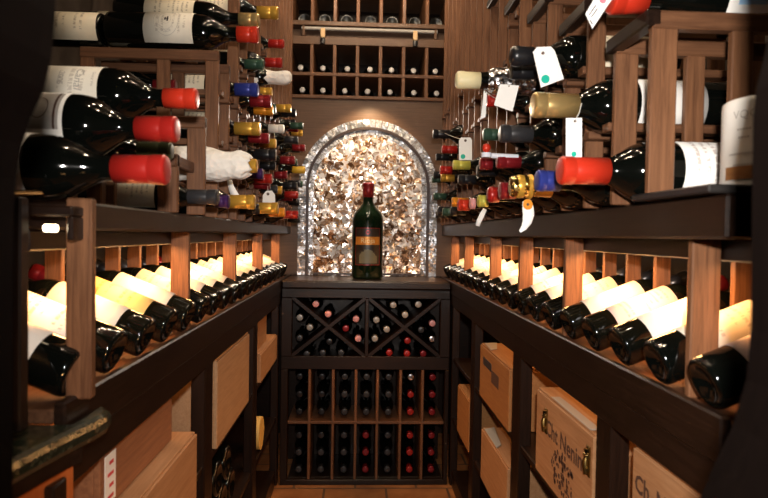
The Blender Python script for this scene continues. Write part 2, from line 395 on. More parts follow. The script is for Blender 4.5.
# ------------------------------------------------------------------ side cabinets with lit display shelves
SETS = {}
def side_cabinet(s, nm_label, xf, xb, ledge_top, ledge_bot, y0, yl, posts, fin0, pitch, finx, lower_posts, postx, name='display_cabinet'):
    t = emptyP(name, nm_label, 'cabinet')
    S = lambda a: xf + s*a            # depth a behind the front plane
    y1 = YB-.003
    box('ledge', 'espresso_y', t, S(0), xb, yl, y1, ledge_bot, ledge_top, b=.004)
    box('display_shelf', 'rack_y', t, S(.016), xb-s*.12, y0, y1, SH-.026, SH-.006)
    box('shelf_lip', 'espresso_y', t, S(0), S(.016), y0, y1, SH-.061, SH+.004, b=.003)
    box('fascia', 'espresso_y', t, S(.004), S(.03), y0, y1, .935, SH-.061)
    box('inner_fascia', 'espresso_y', t, postx+s*.046, postx+s*.062, yl, y1, 1.259, ledge_bot)
    box('back_board', 'espresso_v', t, xb-s*.012, xb, y0, y1, SH-.02, ledge_bot)
    box('lower_back', 'cherry', t, xb-s*.012, xb, y0, y1, .08, SH-.02)
    box('cradle_rail', 'rack_y', t, S(.2), S(.225), y0, y1, SH-.0055, 1.102)
    for y in posts:
        box('display_post', 'rack_v', t, postx, postx+s*.045, y, y+.015, SH-.0055, ledge_bot, b=.002)
    box('fin_rail', 'espresso_y', t, finx+s*.008, finx+s*.034, y0, y1, 1.2625, ledge_bot)
    y = fin0
    while y < y1-.03:
        if y > y0: box('divider_fin', 'rack_v', t, finx, finx+s*.034, y-.002, y+.012, SH-.0055, 1.262, b=.0015)
        y += pitch
    for (ya, yb) in lower_posts:
        box('cabinet_post', 'espresso_v', t, S(.012), S(.05), ya, yb, .0, .96, b=.003)
    box('middle_shelf', 'espresso_y', t, S(.018), xb, y0+.1, 3.0, .645, .665)
    box('low_shelf', 'espresso_y', t, S(.018), xb, y0+.1, 3.0, .335, .355)
    for q, (ya, yb) in enumerate(((.98, 1.55), (1.68, 2.28), (2.4, 2.98))):
        box('under_shelf_lamp', 'steel', t, S(.12), S(.14), ya, yb, 1.018, SH-.0265)
        area('under_shelf_light', (S(.13), (ya+yb)/2, 1.016), .015, yb-ya, .55, (1, .42, .12))
    box('plinth', 'espresso_y', t, S(.02), xb, y0+.1, 3.0, 0, .08)
    return t
PL, PR = .139, .137
side_cabinet(-1, 'dark wood cabinet with lit display shelf, under the tissue-wrapped bottles', XL, -.93, 1.331, 1.29, .80, .853,
             [1.475+.556*k for k in range(4)], .919, PL, -.59, [(1.573, 1.656), (2.30, 2.38), (3.0, 3.06)], -.42)
side_cabinet(1, 'dark wood cabinet with lit display shelf, under the tagged bottles', XR, .98, 1.352, 1.292, .745, .745,
             [.868, 1.416, 1.827, 2.238, 2.786, 3.197], .731, PR, .66, [(1.10, 1.17), (1.735, 1.82), (2.43, 2.5), (3.0, 3.06)], .505)
# near wide post of the left display
o = tag(MB().box(aY(65, 300, .835).x, aY(91, 300, .835).x, .835, .852, SH-.002, 1.335).build('front_post', 'rack_v'), 'scuffed brown post at the near end of the lit shelf, behind green granite', 'post')
# end panel closing the near end of the left display
tag(box('end_panel', 'espresso_v', None, -.93, -.418, .745, .765, 1.037, 1.331), 'dark upright end panel on the granite counter, beside the scuffed post', 'panel')
t = emptyP('bracket_lamp', 'small lit lamp on a dark bracket, left of the scuffed brown post', 'lamp')
pb = aY(46, 228, .80)
box('bracket', 'espresso_x', t, pb.x-.022, pb.x+.034, .80, .834, pb.z+.016, pb.z+.030)
box('bracket_arm', 'espresso_v', t, pb.x+.026, pb.x+.034, .80, .834, pb.z-.016, pb.z+.016)
MB().tube([(pb.x-.008, .812, pb.z), (pb.x+.008, .812, pb.z)], .005, 12).build('lamp_tube', 'lamp_glow', t)
# thicker dark slab on the near right ledge
tag(box('counter_slab', 'slate', None, .452, .98, .745, .965, 1.3525, 1.364), 'dark stone slab lying on the ledge below the cream tube', 'slab')

# ------------------------------------------------------------------ lamps under the ledges
def strip_lamp(x, ya, yb, label, z=1.2805):
    t = emptyP('strip_lamp', label, 'lamp', 'strip lamps under the ledges')
    box('housing', 'steel', t, x-.014, x+.014, ya, yb, z-.006, z+.009)
    MB().tube([(x, ya+.012, z-.0125), (x, yb-.012, z-.0125)], .006, 10).build('lamp_tube', 'lamp_glow', t)
    for yy in (ya+.002, yb-.012): box('end_holder', 'tag_white', t, x-.011, x+.011, yy, yy+.01, z-.0195, z-.005)
    return t
WARM = (1, .44, .13)
PST = 7.0
ordn = ['first', 'second', 'third', 'fourth', 'fifth', 'sixth', 'seventh', 'eighth', 'ninth', 'tenth', 'eleventh', 'twelfth', 'thirteenth', 'fourteenth', 'fifteenth', 'sixteenth', 'seventeenth', 'eighteenth', 'nineteenth', 'twentieth']
yy = [.84, 1.475, 2.031, 2.587, 3.143]
for i in range(4):
    a, b = yy[i]+.03, yy[i+1]-.03
    strip_lamp(-.501, a, b, 'warm strip lamp under the ledge, %s bay on the granite corner side' % ordn[i])
    area('strip_light', (-.494, (a+b)/2, 1.262), .02, b-a, PST*(b-a), WARM, (0, math.radians(-5), 0))
yy = [.73, .868, 1.416, 1.827, 2.238, 2.786, 3.197]
for i in range(6):
    a, b = yy[i]+.03, yy[i+1]-.03
    strip_lamp(.5845, a, b, 'warm strip lamp under the ledge, %s bay on the tagged bottle side' % ordn[i])
    area('strip_light', (.579, (a+b)/2, 1.262), .02, b-a, PST*(b-a)*(.4 if i == 0 else 1.1), WARM, (0, math.radians(5), 0))

# ------------------------------------------------------------------ display bottles on the lit shelves
TILT = math.radians(22)
labs = ['label_plain', 'label_white', 'label_plain', 'label_ivory', 'label_plain', 'label_white']
def display(side, ys, xb, who, overrides):
    for i, y in enumerate(ys):
        R, H = .0385, .31
        ax = Vector((side*math.cos(TILT), 0, math.sin(TILT)))
        Z = SH - .003 + R*math.cos(TILT)
        ov = overrides.get(i, {})
        lab = ov.get('lab', labs[(i*5+2) % 6])
        face = Vector((-side*.25, -.45, .9))
        bottle(frame((xb, y, Z), ax, face), ov.get('text', 'tilted bottle on the lit shelf, %s from the entrance on the %s side' % (ordn[i], who)), R, H, .0145,
               ov.get('cap', ['black', 'charcoal', 'black', 'dark_red', 'black'][i % 5]), lab=lab, labz=(.17, .60), laba=ov.get('a', 92), n=32 if i < 7 else 20,
               group='bottles tilted on the lit shelves', glass=ov.get('glass', 'glass_dark'))
ysL = [1.475-.0695-PL*4+PL*k for k in range(18)]; ysL = [y for y in ysL if y < 3.32]
display(-1, ysL, -.398, 'granite corner', {3: dict(lab='label_gold', text='tilted bottle with gold printed label on the lit shelf'), })
ysR = [.868-.0685+PR*k for k in range(19)]; ysR = [y for y in ysR if y < 3.32]
display(1, ysR, .486, 'tagged bottle', {0: dict(lab='label_pink', text='shadowed pink-labelled bottle nearest the entrance on the lit shelf'), 1: dict(lab='label_ivory'), 3: dict(lab='label_pink', a=85, text='tilted bottle with pinkish label end on the lit shelf')})

# ------------------------------------------------------------------ upper racks
PITCH_R = .13
class Rack:
    def __init__(s, side, label, xf, xb, base, ladders):
        s.side = side; s.xf = xf; s.xb = xb; s.base = base; s.l = ladders; s.rungs = []; s.occ = {}
        s.t = emptyP('wine_rack', label, 'wine rack')
    def bays(s): return [(s.l[i][0]+s.l[i+1][0])/2 for i in range(len(s.l)-1)]
    def snap(s, y):
        b = s.bays(); i = min(range(len(b)), key=lambda k: abs(b[k]-y)); return i, b[i]
    def support(s, i, Z, R):
        if Z-R < s.base+.025: return
        g = (s.l[i+1][0]-s.l[i][0])/2-.034
        top = Z - math.sqrt(max(R*R-g*g, 1e-6))
        s.rungs.append((i, 1, top)); s.rungs.append((i+1, -1, top))
    def build(s):
        S = lambda a: s.xf + s.side*a
        for k, (y, top) in enumerate(s.l):
            S = (lambda a: s.xf + s.side*a + (.023 if s.side < 0 and k == 1 else 0))
            y0, y1 = y-.007, y+.007
            for a, b in ((0, .042 if k < 2 else .036), (.13, .165), (.33, .366)):
                box('post', 'rack_v', s.t, S(a), S(b), y0, y1, s.base, top, b=.002)
            if top < 2.3: box('top_rung', 'rack_x', s.t, S(0), S(.366), y0-.004, y1+.004, top-.028, top)
        S = lambda a: s.xf + s.side*a
        if s.side < 0: box('side_rail', 'rack_y', s.t, -.402, -.386, 1.255, 1.455, 1.428, 1.453)
        i = 0
        while i < len(s.l):
            j = i
            while j+1 < len(s.l) and abs(s.l[j+1][1]-s.l[i][1]) < .01: j += 1
            if s.l[i][1] < 2.3 and s.side > 0:
                yb = s.l[j][0]+.012
                box('top_rail', 'espresso_y', s.t, S(-.012), S(.012), s.l[i][0]-.012, yb, s.l[i][1]-.024, s.l[i][1]+.001)
                box('top_rail', 'espresso_y', s.t, S(.34), S(.364), s.l[i][0]-.012, yb, s.l[i][1]-.024, s.l[i][1]+.001)
            i = j+1
        s.rungs.sort(key=lambda r: s.l[r[0]][0])
        far = MB()
        for n, (i, sg, top) in enumerate(s.rungs):
            y = s.l[i][0]; a, b = sorted((y+sg*.006, y+sg*.034))
            mb = MB() if n < 96 else far
            mb.box(S(-.006), S(.35), a, b, top-.016, top, b=.0015)
            if n < 96: mb.build('rung', 'rack_x', s.t)
        if far.v: far.build('far_rungs', 'rack_x', s.t)['kind'] = 'stuff'
lad = [(1.27, 1.455), (1.40, 1.56), (1.62, 1.78), (1.75, 1.78)] + [(1.88+PITCH_R*k, 2.6) for k in range(12)]
RL = Rack(-1, 'brown slatted wine rack above the ledge, full of foil-capped bottles', -.385, -.80, 1.331, lad)
top = [1.65, 1.65, 1.77, 1.77, 1.89, 1.89, 2.01, 2.01, 2.13, 2.13] + [2.6]*9
ladr = [(.92+.1305*k, top[k]) for k in range(19)]
RR = Rack(1, 'brown slatted wine rack above the ledge, with paper tags hanging from bottles', .456, .86, 1.352, ladr)
CLS = {'std': (.037, .30, .0145), 'mag': (.046, .35, .0175), 'big': (.0515, .39, .0205), 'foil': (.0335, .36, .0185), 'chp': (.044, .32, .0155)}
POS = {}
def rack_bottle(rk, xe, y, cls, cap, text, key=None, bay=None, Y=None, caplen=None, shape='bordeaux', capkind='foil', lab='label_cream', glass='glass_dark', n=24, tiltz=0.0, sup=True, laba=75, Z=None, labz=(.18, .57), **kw):
    R, H, rn = CLS[cls]
    if Y is None:
        Y = .30*F/abs(xe-359) if rk.side < 0 else .338*F/abs(xe-359)
        i, Y = rk.snap(Y)
    else: i = rk.snap(Y)[0]
    if bay is not None: i = bay; Y = rk.bays()[i]
    P = aY(xe, y, Y)
    Zc = P.z if Z is None else Z
    if sup:
        Zc = max(Zc, rk.base+R+.0015)
        if Zc < rk.base+R+.02: Zc = rk.base+R+.0015
    for (i2, z2, R2) in rk.occ.get(i, []):
        if sup and abs(z2-Zc) < R+R2: print('CONFLICT', text, i, round(Zc, 3), round(z2, 3))
    if sup: rk.occ.setdefault(i, []).append((i, Zc, R))
    ax = Vector((-rk.side, 0, tiltz)).normalized()
    base = Vector((P.x, Y, Zc)) - ax*H
    fr = .2 if caplen is None else caplen*Y/F/H
    o = bottle(frame(base, ax, (0, -.85, .5)), text, R, H, rn, cap, shape, capkind, fr, glass, lab, labz, laba, n, 'bottles lying in the upper racks', **kw)
    if sup: rk.support(i, Zc, R)
    if key: POS[key] = (Vector((P.x, Y, Zc)), ax, R, H, rn, o)
    return o

# near magnums on the left, each lying a step higher and further than the last
def free_bottle(x_end, y, Y, R, H, rn, cap, text, key=None, **kw):
    P = aY(x_end, y, Y); ax = Vector((1, 0, 0)); base = P - ax*H
    frac = kw.pop('caplen')*Y/F/H
    o = bottle(frame(base, ax, kw.pop('face', (0, -.9, .4))), text, R, H, rn, cap, frac=frac, n=48, group='large bottles lying near the entrance', **kw)
    if key: POS[key] = (P, ax, R, H, rn, o)
    return o
free_bottle(167, 170, .845, .0465, .43, .0178, 'red', 'nearest large black bottle with dark red capsule, lying on the ledge', 'M3', caplen=50, lab='label_white', labz=(.15, .588))
free_bottle(177, 129.5, .96, .0515, .385, .0175, 'red', 'large bottle with red capsule and grey engraving on its white label', 'M2', caplen=38, lab='label_plain', labz=(.15, .596))
free_bottle(197, 99, 1.08, .0500, .375, .0158, 'orange_red', 'large bottle with orange-red capsule and cream label with handwritten lines', 'M1', caplen=31, lab='label_ivory', labz=(.15, .584))
# two long rows lying on top of the stepped rack
def lying(xe, y, Y, R, H, rn, cap, text, caplen, axis=1, key=None, **kw):
    P = aY(xe, y, Y); ax = Vector((axis, 0, 0)); base = P-ax*H
    o = bottle(frame(base, ax, (0, -.92, .32)), text, R, H, rn, cap, frac=caplen*Y/F/H, n=40, group='large bottles lying on top of the stepped rack', **kw)
    if key: POS[key] = (P, ax, R, H, rn, o)
    return o
lying(258, 35, 1.66, .0500, .404, .019, 'orange_red', 'large bottle with oval crest on its label, lying on the stepped rack', 20, key='TB', lab='label_ivory', labz=(.265, .585), shape='bordeaux')
PB = POS['TB'][0]
pc = aY(259, 14, 1.722); axc = Vector((1, 0, -.035)).normalized()
bottle(frame(Vector((pc.x, 1.722, PB.z+.062)) - axc*.40, axc, (0, -.92, .32)), 'gold-capsuled bottle lying directly on the crest-labelled bottle', .0415, .40, .0165, 'pale_gold', frac=.14, lab='label_cream', labz=(.22, .56), n=40, group='large bottles lying on top of the stepped rack')
pc = aY(133, 4, 1.812)
bottle(frame(Vector((pc.x-.16, 1.812, PB.z+.06)), (1, 0, 0), (0, -.92, .32)), 'cream-labelled bottle lying highest, beside the dark casing', .044, .34, .0165, 'black', frac=.14, lab='label_cream', labz=(.2, .5), n=32, group='large bottles lying on top of the stepped rack')
# necks pointing to the wall: seen from base and label
P = aY(107, 31, 1.66)
bottle(frame((P.x-.004, 1.66, P.z), (-1, 0, 0), (0, -.92, .32)), 'cream-labelled bottle lying base to base beside the crest-labelled one', .0455, .36, .018, 'dark_red', lab='label_cream', labz=(.02, .5), n=40, group='large bottles lying on top of the stepped rack')

# ---- rack on the pale-crate side: (cap end px, cap centre px, class, capsule, label)
LB = [
 (172, 151, 'std', 'olive', 'olive-capsuled bottle lying behind the two red-capsuled magnums', dict(Y=1.20, sup=False, caplen=38)),
 (218, 203.5, 'std', 'charcoal', 'bottle with long grey capsule lying on the ledge in the stepped rack', dict(bay=0, caplen=42)),
 (229, 206, 'std', 'purple', 'bottle with shiny purplish foil on the ledge, next past the grey-capsuled one', dict(bay=1, caplen=14)),
 (255, 209.5, 'mag', 'gold', 'bottle with broad gold capsule on the ledge below the crumpled tag', dict(bay=2, caplen=30)),
 (278, 213, 'mag', 'gold', 'bottle with gold capsule on the ledge below the hanging white tag', dict(bay=5, caplen=24)),
 (285, 213, 'std', 'orange', 'bottle with orange capsule on the ledge, between gold and red ones', dict(bay=6)),
 (298, 215, 'std', 'red', 'bottle with red capsule on the ledge closest to the arched panel', dict(bay=8)),
 (263, 174, 'std', 'purple', 'bottle with violet capsule beside the small red one, past the tissue wrap', dict(bay=4)),
 (272, 179, 'std', 'red', 'bottle with small red capsule just below the violet one', dict(bay=5)),
 (298, 195, 'std', 'red', 'bottle with shiny red capsule by the lower edge of the arched panel', dict(bay=10, capkind='wax')),
 (305, 170, 'std', 'yellow', 'bottle with yellow wax capsule overlapping the arched panel', dict(bay=11, capkind='wax')),
 (295, 160.5, 'std', 'dark_red', 'bottle with dark red capsule just above the yellow wax one', dict(bay=8)),
 (276, 155, 'mag', 'black', 'bottle with long black capsule above the violet and red ones', dict(bay=5, caplen=22)),
 (276, 143.5, 'std', 'gold', 'bottle with bright gold tip beside the dark red capsule', dict(bay=6)),
 (269, 138.5, 'std', 'dark_red', 'bottle with dark red capsule under the pale gold one', dict(bay=4, caplen=20)),
 (260, 129, 'mag', 'gold', 'bottle with broad gold capsule at mid height of the rack', dict(bay=3, caplen=25)),
 (284, 129, 'std', 'white_cap', 'bottle with white capsule beside the broad gold one', dict(bay=7)),
 (273, 110.5, 'std', 'orange', 'bottle with orange-gold capsule under the dark red pair', dict(bay=5, caplen=20)),
 (271, 101.5, 'mag', 'dark_red', 'bottle with wide dark red capsule under the blue one', dict(bay=4, caplen=20)),
 (291, 108.5, 'std', 'gold', 'bottle with gold capsule furthest along its row, by the back panel', dict(bay=8)),
 (258, 90, 'mag', 'blue', 'bottle with blue capsule below the wrapped neck', dict(bay=3, caplen=22)),
 (272, 92, 'std', 'gold', 'bottle with gold tip just past the blue capsule', dict(bay=7)),
 (282, 63, 'std', 'red', 'bottle with red capsule just above the wrapped neck', dict(bay=5, caplen=16)),
 (284, 44, 'std', 'red', 'uppermost bottle with red capsule, beside the upper cubbies', dict(bay=7, caplen=15)),
 (278, 13, 'mag', 'gold', 'topmost bottle with gold capsule, beyond the crest-labelled bottle', dict(bay=4, caplen=20)),
 (305, 148, 'std', 'dark_red', 'bottle with thin dark red capsule touching the arch edge', dict(bay=11)),
 (296, 113, 'std', 'black', 'bottle with black capsule below the gold one by the back panel', dict(bay=9)),
 (303, 126, 'std', 'green_cap', 'bottle with dark green capsule beside the back panel', dict(bay=11)),
 (298, 140, 'std', 'charcoal', 'bottle with grey capsule beside the arch, above the dark red ones', dict(bay=10)),
 (297, 186, 'std', 'black', 'bottle with black capsule below the yellow wax one', dict(bay=9)),
]
for xe, y, cls, cap, text, kw in LB:
    rack_bottle(RL, xe, y, cls, cap, text, key='OL' if 'olive' in text else None, **kw)
# cradle that carries the near magnums
cr = emptyP('bottle_cradle', 'dark stepped wooden cradle under the three large red-capsuled bottles', 'cradle')
for k, key in enumerate(('M2', 'M1', 'OL')):
    P, ax, R, H, rn, o = POS[key]
    for xx in (-.62, -.54):
        box('cradle_bar', 'rack_y', cr, xx, xx+.03, P.y-.03, P.y+.03, P.z-R-.022, P.z-R-.001)
        box('cradle_leg', 'rack_v', cr, xx, xx+.03, P.y-.012, P.y+.012, 1.331, P.z-R-.022)

# dark bottles seen lying behind the stepped rack's slats
rack_bottle(RL, 176, 78, 'std', 'dark_red', 'bottle with cream and teal label lying behind the upper slats', bay=2, lab='label_cream', Z=1.70, labz=(.1, .5))
rack_bottle(RL, 205, 88, 'std', 'black', 'dark bottle lying under the stepped rack top, near the tall slat', bay=2, Z=1.565, lab=None)
rack_bottle(RL, 205, 120, 'std', 'black', 'dark bottle lying one step below the stepped rack top', bay=3, Z=1.475, lab=None)
# remaining slots hold dark bottles
rows = ['lowest', 'second', 'third', 'fourth', 'fifth', 'sixth', 'seventh']
def fill(rk, who, bays, zs, prob, xend, caps, skip=lambda i, z: False):
    for i in bays:
        Y = rk.bays()[i]
        for q, z in enumerate(zs):
            z = z + random.uniform(-.006, .006)
            if q == 0: z = rk.base+.0385
            if skip(i, z) or any(abs(z2-z) < .037+R2+.002 for _, z2, R2 in rk.occ.get(i, [])): continue
            if random.random() > prob: continue
            xe = xend + random.uniform(-.012, .012)
            base = Vector((rk.side*(xe+.30), Y, z)); R, H, rn = CLS['std']
            cp = random.choice(caps)
            bottle(frame(base, (-rk.side, 0, 0), (0, -.85, .5)), '%s-capsuled bottle in the %s bay from the entrance, %s row, of the %s rack' % (cp.replace('_cap', '').replace('_', ' '), ordn[i], rows[q], who),
                   R, H, rn, cp, frac=.2, lab='label_cream' if random.random() < .4 else None, n=16, group='bottles lying in the upper racks')
            rk.occ.setdefault(i, []).append((i, z, R)); rk.support(i, z, R)
RL.occ.setdefault(6, []).append((6, 1.885, .045)); RL.occ.setdefault(1, []).append((1, 1.47, .044))
fill(RL, 'foil-capped', range(4, 15), [1.37, 1.465, 1.56, 1.655, 1.75, 1.845], .8, .325, ['black', 'black', 'dark_red', 'charcoal', 'green_cap', 'black', 'gold'], lambda i, z: False)

# ---- rack on the tagged side
RB = [
 (560, 168, 'big', 'orange_red', 'large bottle with bright red-orange capsule lying on the ledge', 'R1', dict(bay=0, caplen=48, lab='label_white', labz=(.12, .515), laba=110, n=48)),
 (533, 105, 'big', 'pale_gold', 'large bottle with pale gold capsule and a white tag on its neck', 'R2', dict(bay=1, caplen=46, lab='label_white', labz=(.2, .52), n=48)),
 (456, 80, 'foil', 'cream_wax', 'champagne bottle with cream wax tip and silver foil neck', 'R4', dict(bay=4, caplen=24, lab=None, capkind='wax', shape='champagne')),
 (511, 56, 'mag', 'black', 'dark bottle with large white green-dotted tag, above the silver foil neck', 'R5', dict(bay=2, caplen=22, capkind='wax')),
 (433, 134, 'mag', 'black', 'bottle with black capsule and green-dotted tag near the arch', 'R6', dict(bay=13, caplen=24)),
 (500, 133.5, 'mag', 'charcoal', 'bottle with slate grey capsule between the tags', 'R7', dict(bay=3, caplen=40)),
 (442, 149.5, 'std', 'red', 'bottle with red capsule just under the black-capsuled one', 'R8', dict(bay=12, caplen=15)),
 (440, 170, 'std', 'red', 'bottle with red capsule next to the lime one', 'R10', dict(bay=11, caplen=12)),
 (453, 165, 'std', 'lime', 'bottle with lime-gold capsule below the small green-dotted tag', 'R11', dict(bay=9, caplen=17)),
 (480, 164, 'std', 'dark_red', 'bottle with dark red capsule under the orange stopper tube', 'R12', dict(bay=5, caplen=12)),
 (487, 101, 'std', 'red', 'bottle with red capsule beside the narrow hanging tag', 'R13', dict(bay=5, caplen=9)),
 (519, 90.5, 'mag', 'olive', 'bottle with dull olive capsule behind the folded square tag', 'R20', dict(bay=6, caplen=13)),
 (537, 174.5, 'mag', 'blue', 'bottle with bright blue capsule behind the red-orange one', 'R14', dict(bay=1, caplen=23)),
 (513, 190, 'mag', 'gold', 'bottle with crinkled gold foil tip on the ledge', 'R15', dict(bay=2, caplen=18, capkind='champagne', glass='glass_brown')),
 (500, 189, 'mag', 'dark_red', 'bottle with broad wine-red capsule on the ledge, past the gold tip', 'R16', dict(bay=3, caplen=15)),
 (488, 194, 'mag', 'red', 'bottle with round red wax tip on the ledge', 'R17', dict(bay=4, caplen=11, capkind='wax')),
 (478, 197, 'std', 'lime', 'bottle with olive-gold capsule on the ledge, past the red wax tip', 'R18', dict(bay=5, caplen=10)),
 (470, 200, 'std', 'pink', 'bottle with pink capsule on the ledge beside the orange one', 'R18b', dict(bay=6, caplen=5)),
 (458, 201, 'mag', 'orange_red', 'bottle with broad orange capsule on the ledge', 'R19', dict(bay=8, caplen=12)),
 (452, 202, 'std', 'orange', 'bottle with amber capsule on the ledge, past the broad orange one', 'R19b', dict(bay=9)),
 (438, 208, 'mag', 'black', 'bottle with black capsule on the ledge nearest the arch', 'R21', dict(bay=12)),
 (441, 178, 'std', 'gold', 'bottle with ochre capsule under the red one beside the arch', 'R22', dict(bay=13)),
 (436, 157, 'std', 'black', 'bottle with black capsule under the upper red one beside the arch', 'R23', dict(bay=14)),
]
for xe, y, cls, cap, text, key, kw in RB: rack_bottle(RR, xe, y, cls, cap, text, key=key, **kw)
# big bottle on top of the near rack
R, H, rn = .053, .40, .021
P = aY(610, -.5, .985); ax = Vector((-1, 0, -.04)).normalized()
o = bottle(frame(P-ax*H, ax, (0, -.9, .4)), 'large bottle with red capsule and pale blue label on top of the near rack', R, H, rn, 'orange_red', frac=.15, n=48, lab='label_white', labz=(.14, .56), group='large bottles lying on top of the stepped rack')
POS['R3'] = (P, ax, R, H, rn, o)
a0, z0 = math.radians(5), .2*H
for k, (za, zb, aa, ab, mt) in enumerate([(.17, .27, -60, -5, 'paper_blue'), (.40, .52, -55, -28, 'paper_blue'), (.17, .22, 20, 50, 'paper_blue')]):
    MB().lathe([[(R+.001, za*H), (R+.001, zb*H)]], 12, None, math.radians(aa), math.radians(ab)).build('printed_patch', mt, o)
fill(RR, 'tagged', range(2, 17), [1.39, 1.485, 1.58, 1.675], .38, .35, ['black', 'black', 'dark_red', 'charcoal', 'green_cap'], lambda i, z: z > 1.64 and i > 4)
# a few empty cradle rungs
for i in range(len(RR.l)-1):
    for z in (1.43, 1.535, 1.64, 1.745, 1.85, 1.955):
        if z < RR.l[i][1]-.05 and not any(abs(z2-z) < .075 for _, z2, R2 in RR.occ.get(i, [])) and i > 1 and random.random() < .5:
            RR.rungs.append((i, 1, z)); RR.rungs.append((i+1, -1, z))
RL.build(); RR.build()

# silver foil wrap of the champagne neck, gold band, orange stopper tube
P, ax, R, H, rn, o = POS['R4']
MB().lathe([[(.0195, H-.062), (.0215, H-.078), (.028, H-.088), (.0335, H-.098), (.0345, H-.13), (.0352, H-.15), (.0352, H-.175), (.0352, H-.198)]], 36).build('silver_foil', 'foil_silver', o)
MB().lathe([[(.0356, H-.128), (.0360, H-.132), (.0362, H-.152), (.0362, H-.176), (.0362, H-.196)]], 16, None, .45, 1.5).build('gold_foil_band', 'foil_gold', o)
P, ax, R, H, rn, o = POS['R15']
MB().lathe([[(rn*1.25, H-.045), (rn*1.4, H-.033), (rn*1.4, H-.01), (rn*1.2, H+.005), (.0001, H+.006)]], 20).build('foil_tip', 'foil_gold', o)
MB().lathe([[(rn*1.15, H*.62), (rn*1.3, H*.74), (rn*1.2, H-.04)]], 20).build('neck_foil', 'cap_gold', o)

# ---- tissue-wrapped bottles
def wrapped(name, label, P, H, R, tipcap, pts):
    """paper sleeve swept along the lying bottle, ragged at the ends"""
    t = emptyP(name, label, 'wrapped bottle')
    ax = Vector((1, 0, 0)); base = P - ax*H
    b = MB().lathe([prof_body('bordeaux', R, H, .0145)], 24, frame(base, ax, (0, -1, 0))).build('bottle_glass', 'glass_dark', t)
    MB().lathe(prof_cap(R, H, .0145, .15, 'foil'), 24, frame(base, ax, (0, -1, 0))).build('capsule', 'cap_'+tipcap, t)
    rr = random.Random(5); n = 28; vs = []; fs = []
    for j, (z, r, rag) in enumerate(pts):
        for k in range(n):
            a = 2*PI*k/n
            q = r*(1+.09*math.sin(3*a+j*1.3)+.05*math.sin(7*a+j)+.09*rr.uniform(-1, 1)); zz = z*H + rag*rr.uniform(-1, 1)
            vs.append(base + ax*zz + Vector((0, math.cos(a)*q, math.sin(a)*q)))
    for j in range(len(pts)-1):
        for k in range(n):
            k2 = (k+1) % n; fs.append((j*n+k, j*n+k2, (j+1)*n+k2, (j+1)*n+k))
    m = MB().add(vs, fs, True).build('tissue_wrap', 'tissue', t)
    md = m.modifiers.new('s', 'SOLIDIFY'); md.thickness = .0012
    md = m.modifiers.new('d', 'SUBSURF'); md.levels = 1; md.render_levels = 1
    return t
P = aY(257, 166, 1.51)
wrapped('wrapped_bottle', 'bottle wrapped in white tissue with gold tip, on the stepped rack', Vector((P.x, 1.51, P.z)), .30, .037, 'gold',
        [(.05, .041, .002), (.25, .041, .002), (.45, .042, .003), (.56, .043, .004), (.66, .041, .005), (.74, .036, .006), (.82, .033, .006), (.87, .040, .013), (.92, .030, .012), (.955, .021, .010)])
RL.occ.setdefault(1, []).append((1, P.z, .042))
cb = emptyP('cradle_bars', 'pair of bars holding the tissue-wrapped bottle in the stepped rack', 'bars')
for xx in (-.46, -.56): box('cradle_bar', 'rack_y', cb, xx, xx+.022, 1.409, 1.611, P.z-.0555, P.z-.0475)
P = aY(290, 78, 2.205)
wrapped('wrapped_bottle', 'bottle with neck wrapped in pinkish white netting, above the blue capsule', Vector((P.x, 2.205, P.z)), .30, .034, 'white_cap',
        [(.40, .038, .003), (.5, .037, .002), (.62, .033, .002), (.72, .024, .002), (.82, .022, .002), (.92, .026, .002), (.98, .026, .001), (1.02, .016, .001), (1.025, .002, 0)])

# ---- paper tags
def tagcard(name, label, px, Yk, neck, sticker=None, mat='tag_white', hole=None, lines=None, thick=.0012, dots=None):
    t = emptyP(name, label, 'tag', 'paper price tags')
    pts = [aY(x, y, Yk) for x, y in px]
    card = MB().prism(pts, (0, thick, 0)).build('card', mat, t)
    if sticker:
        (sx, sy, sr, sm) = sticker; c = aY(sx, sy, Yk-.0008); r = sr*Yk/F
        MB().prism([c+Vector((math.cos(a)*r, 0, math.sin(a)*r)) for a in [2*PI*k/20 for k in range(20)]], (0, .0006, 0)).build('sticker', sm, card)
    if hole:
        c = aY(hole[0], hole[1], Yk-.0008); r = hole[2]*Yk/F
        MB().prism([c+Vector((math.cos(a)*r, 0, math.sin(a)*r)) for a in [2*PI*k/16 for k in range(16)]], (0, .0006, 0)).build('eyelet', 'ink_brown', card)
        if neck:
            n = Vector(neck); mid = (c+n)/2 + Vector((0, -.004, -.003))
            MB().tube([c, mid, n], .0009, 6).build('string', 'string', t)
    if lines:
        mb = MB()
        for (x0, y0, x1, y1, w) in lines:
            a, b = aY(x0, y0, Yk-.0006), aY(x1, y1, Yk-.0006); d = (b-a).normalized(); nn = Vector((d.z, 0, -d.x))*w*Yk/F/2
            mb.prism([a-nn, a+nn, b+nn, b-nn], (0, .0004, 0))
        mb.build('printing', 'ink', card)
    return t
def neck_of(key, back, dz=0):
    P, ax, R, H, rn, o = POS[key]; q = P - ax*back; return q + Vector((0, -rn-.003, dz))
tagcard('hanging_tag', 'white tag with green dot hanging above the pale gold capsule', [(537, 47), (551, 46.5), (555, 51), (564, 79), (541, 87.5), (533, 52)], 1.19, neck_of('R5', .055), (545.5, 79, 4.3, 'dot_green'), hole=(543, 53, 1.6))
tagcard('hanging_tag', 'long white tag hanging from the pale gold-capsuled neck', [(566, 118), (582, 118), (582, 157), (566, 157)], 1.07, neck_of('R2', .085), (574, 154, 2.6, 'dot_green'), hole=(575, 121, 1.4))
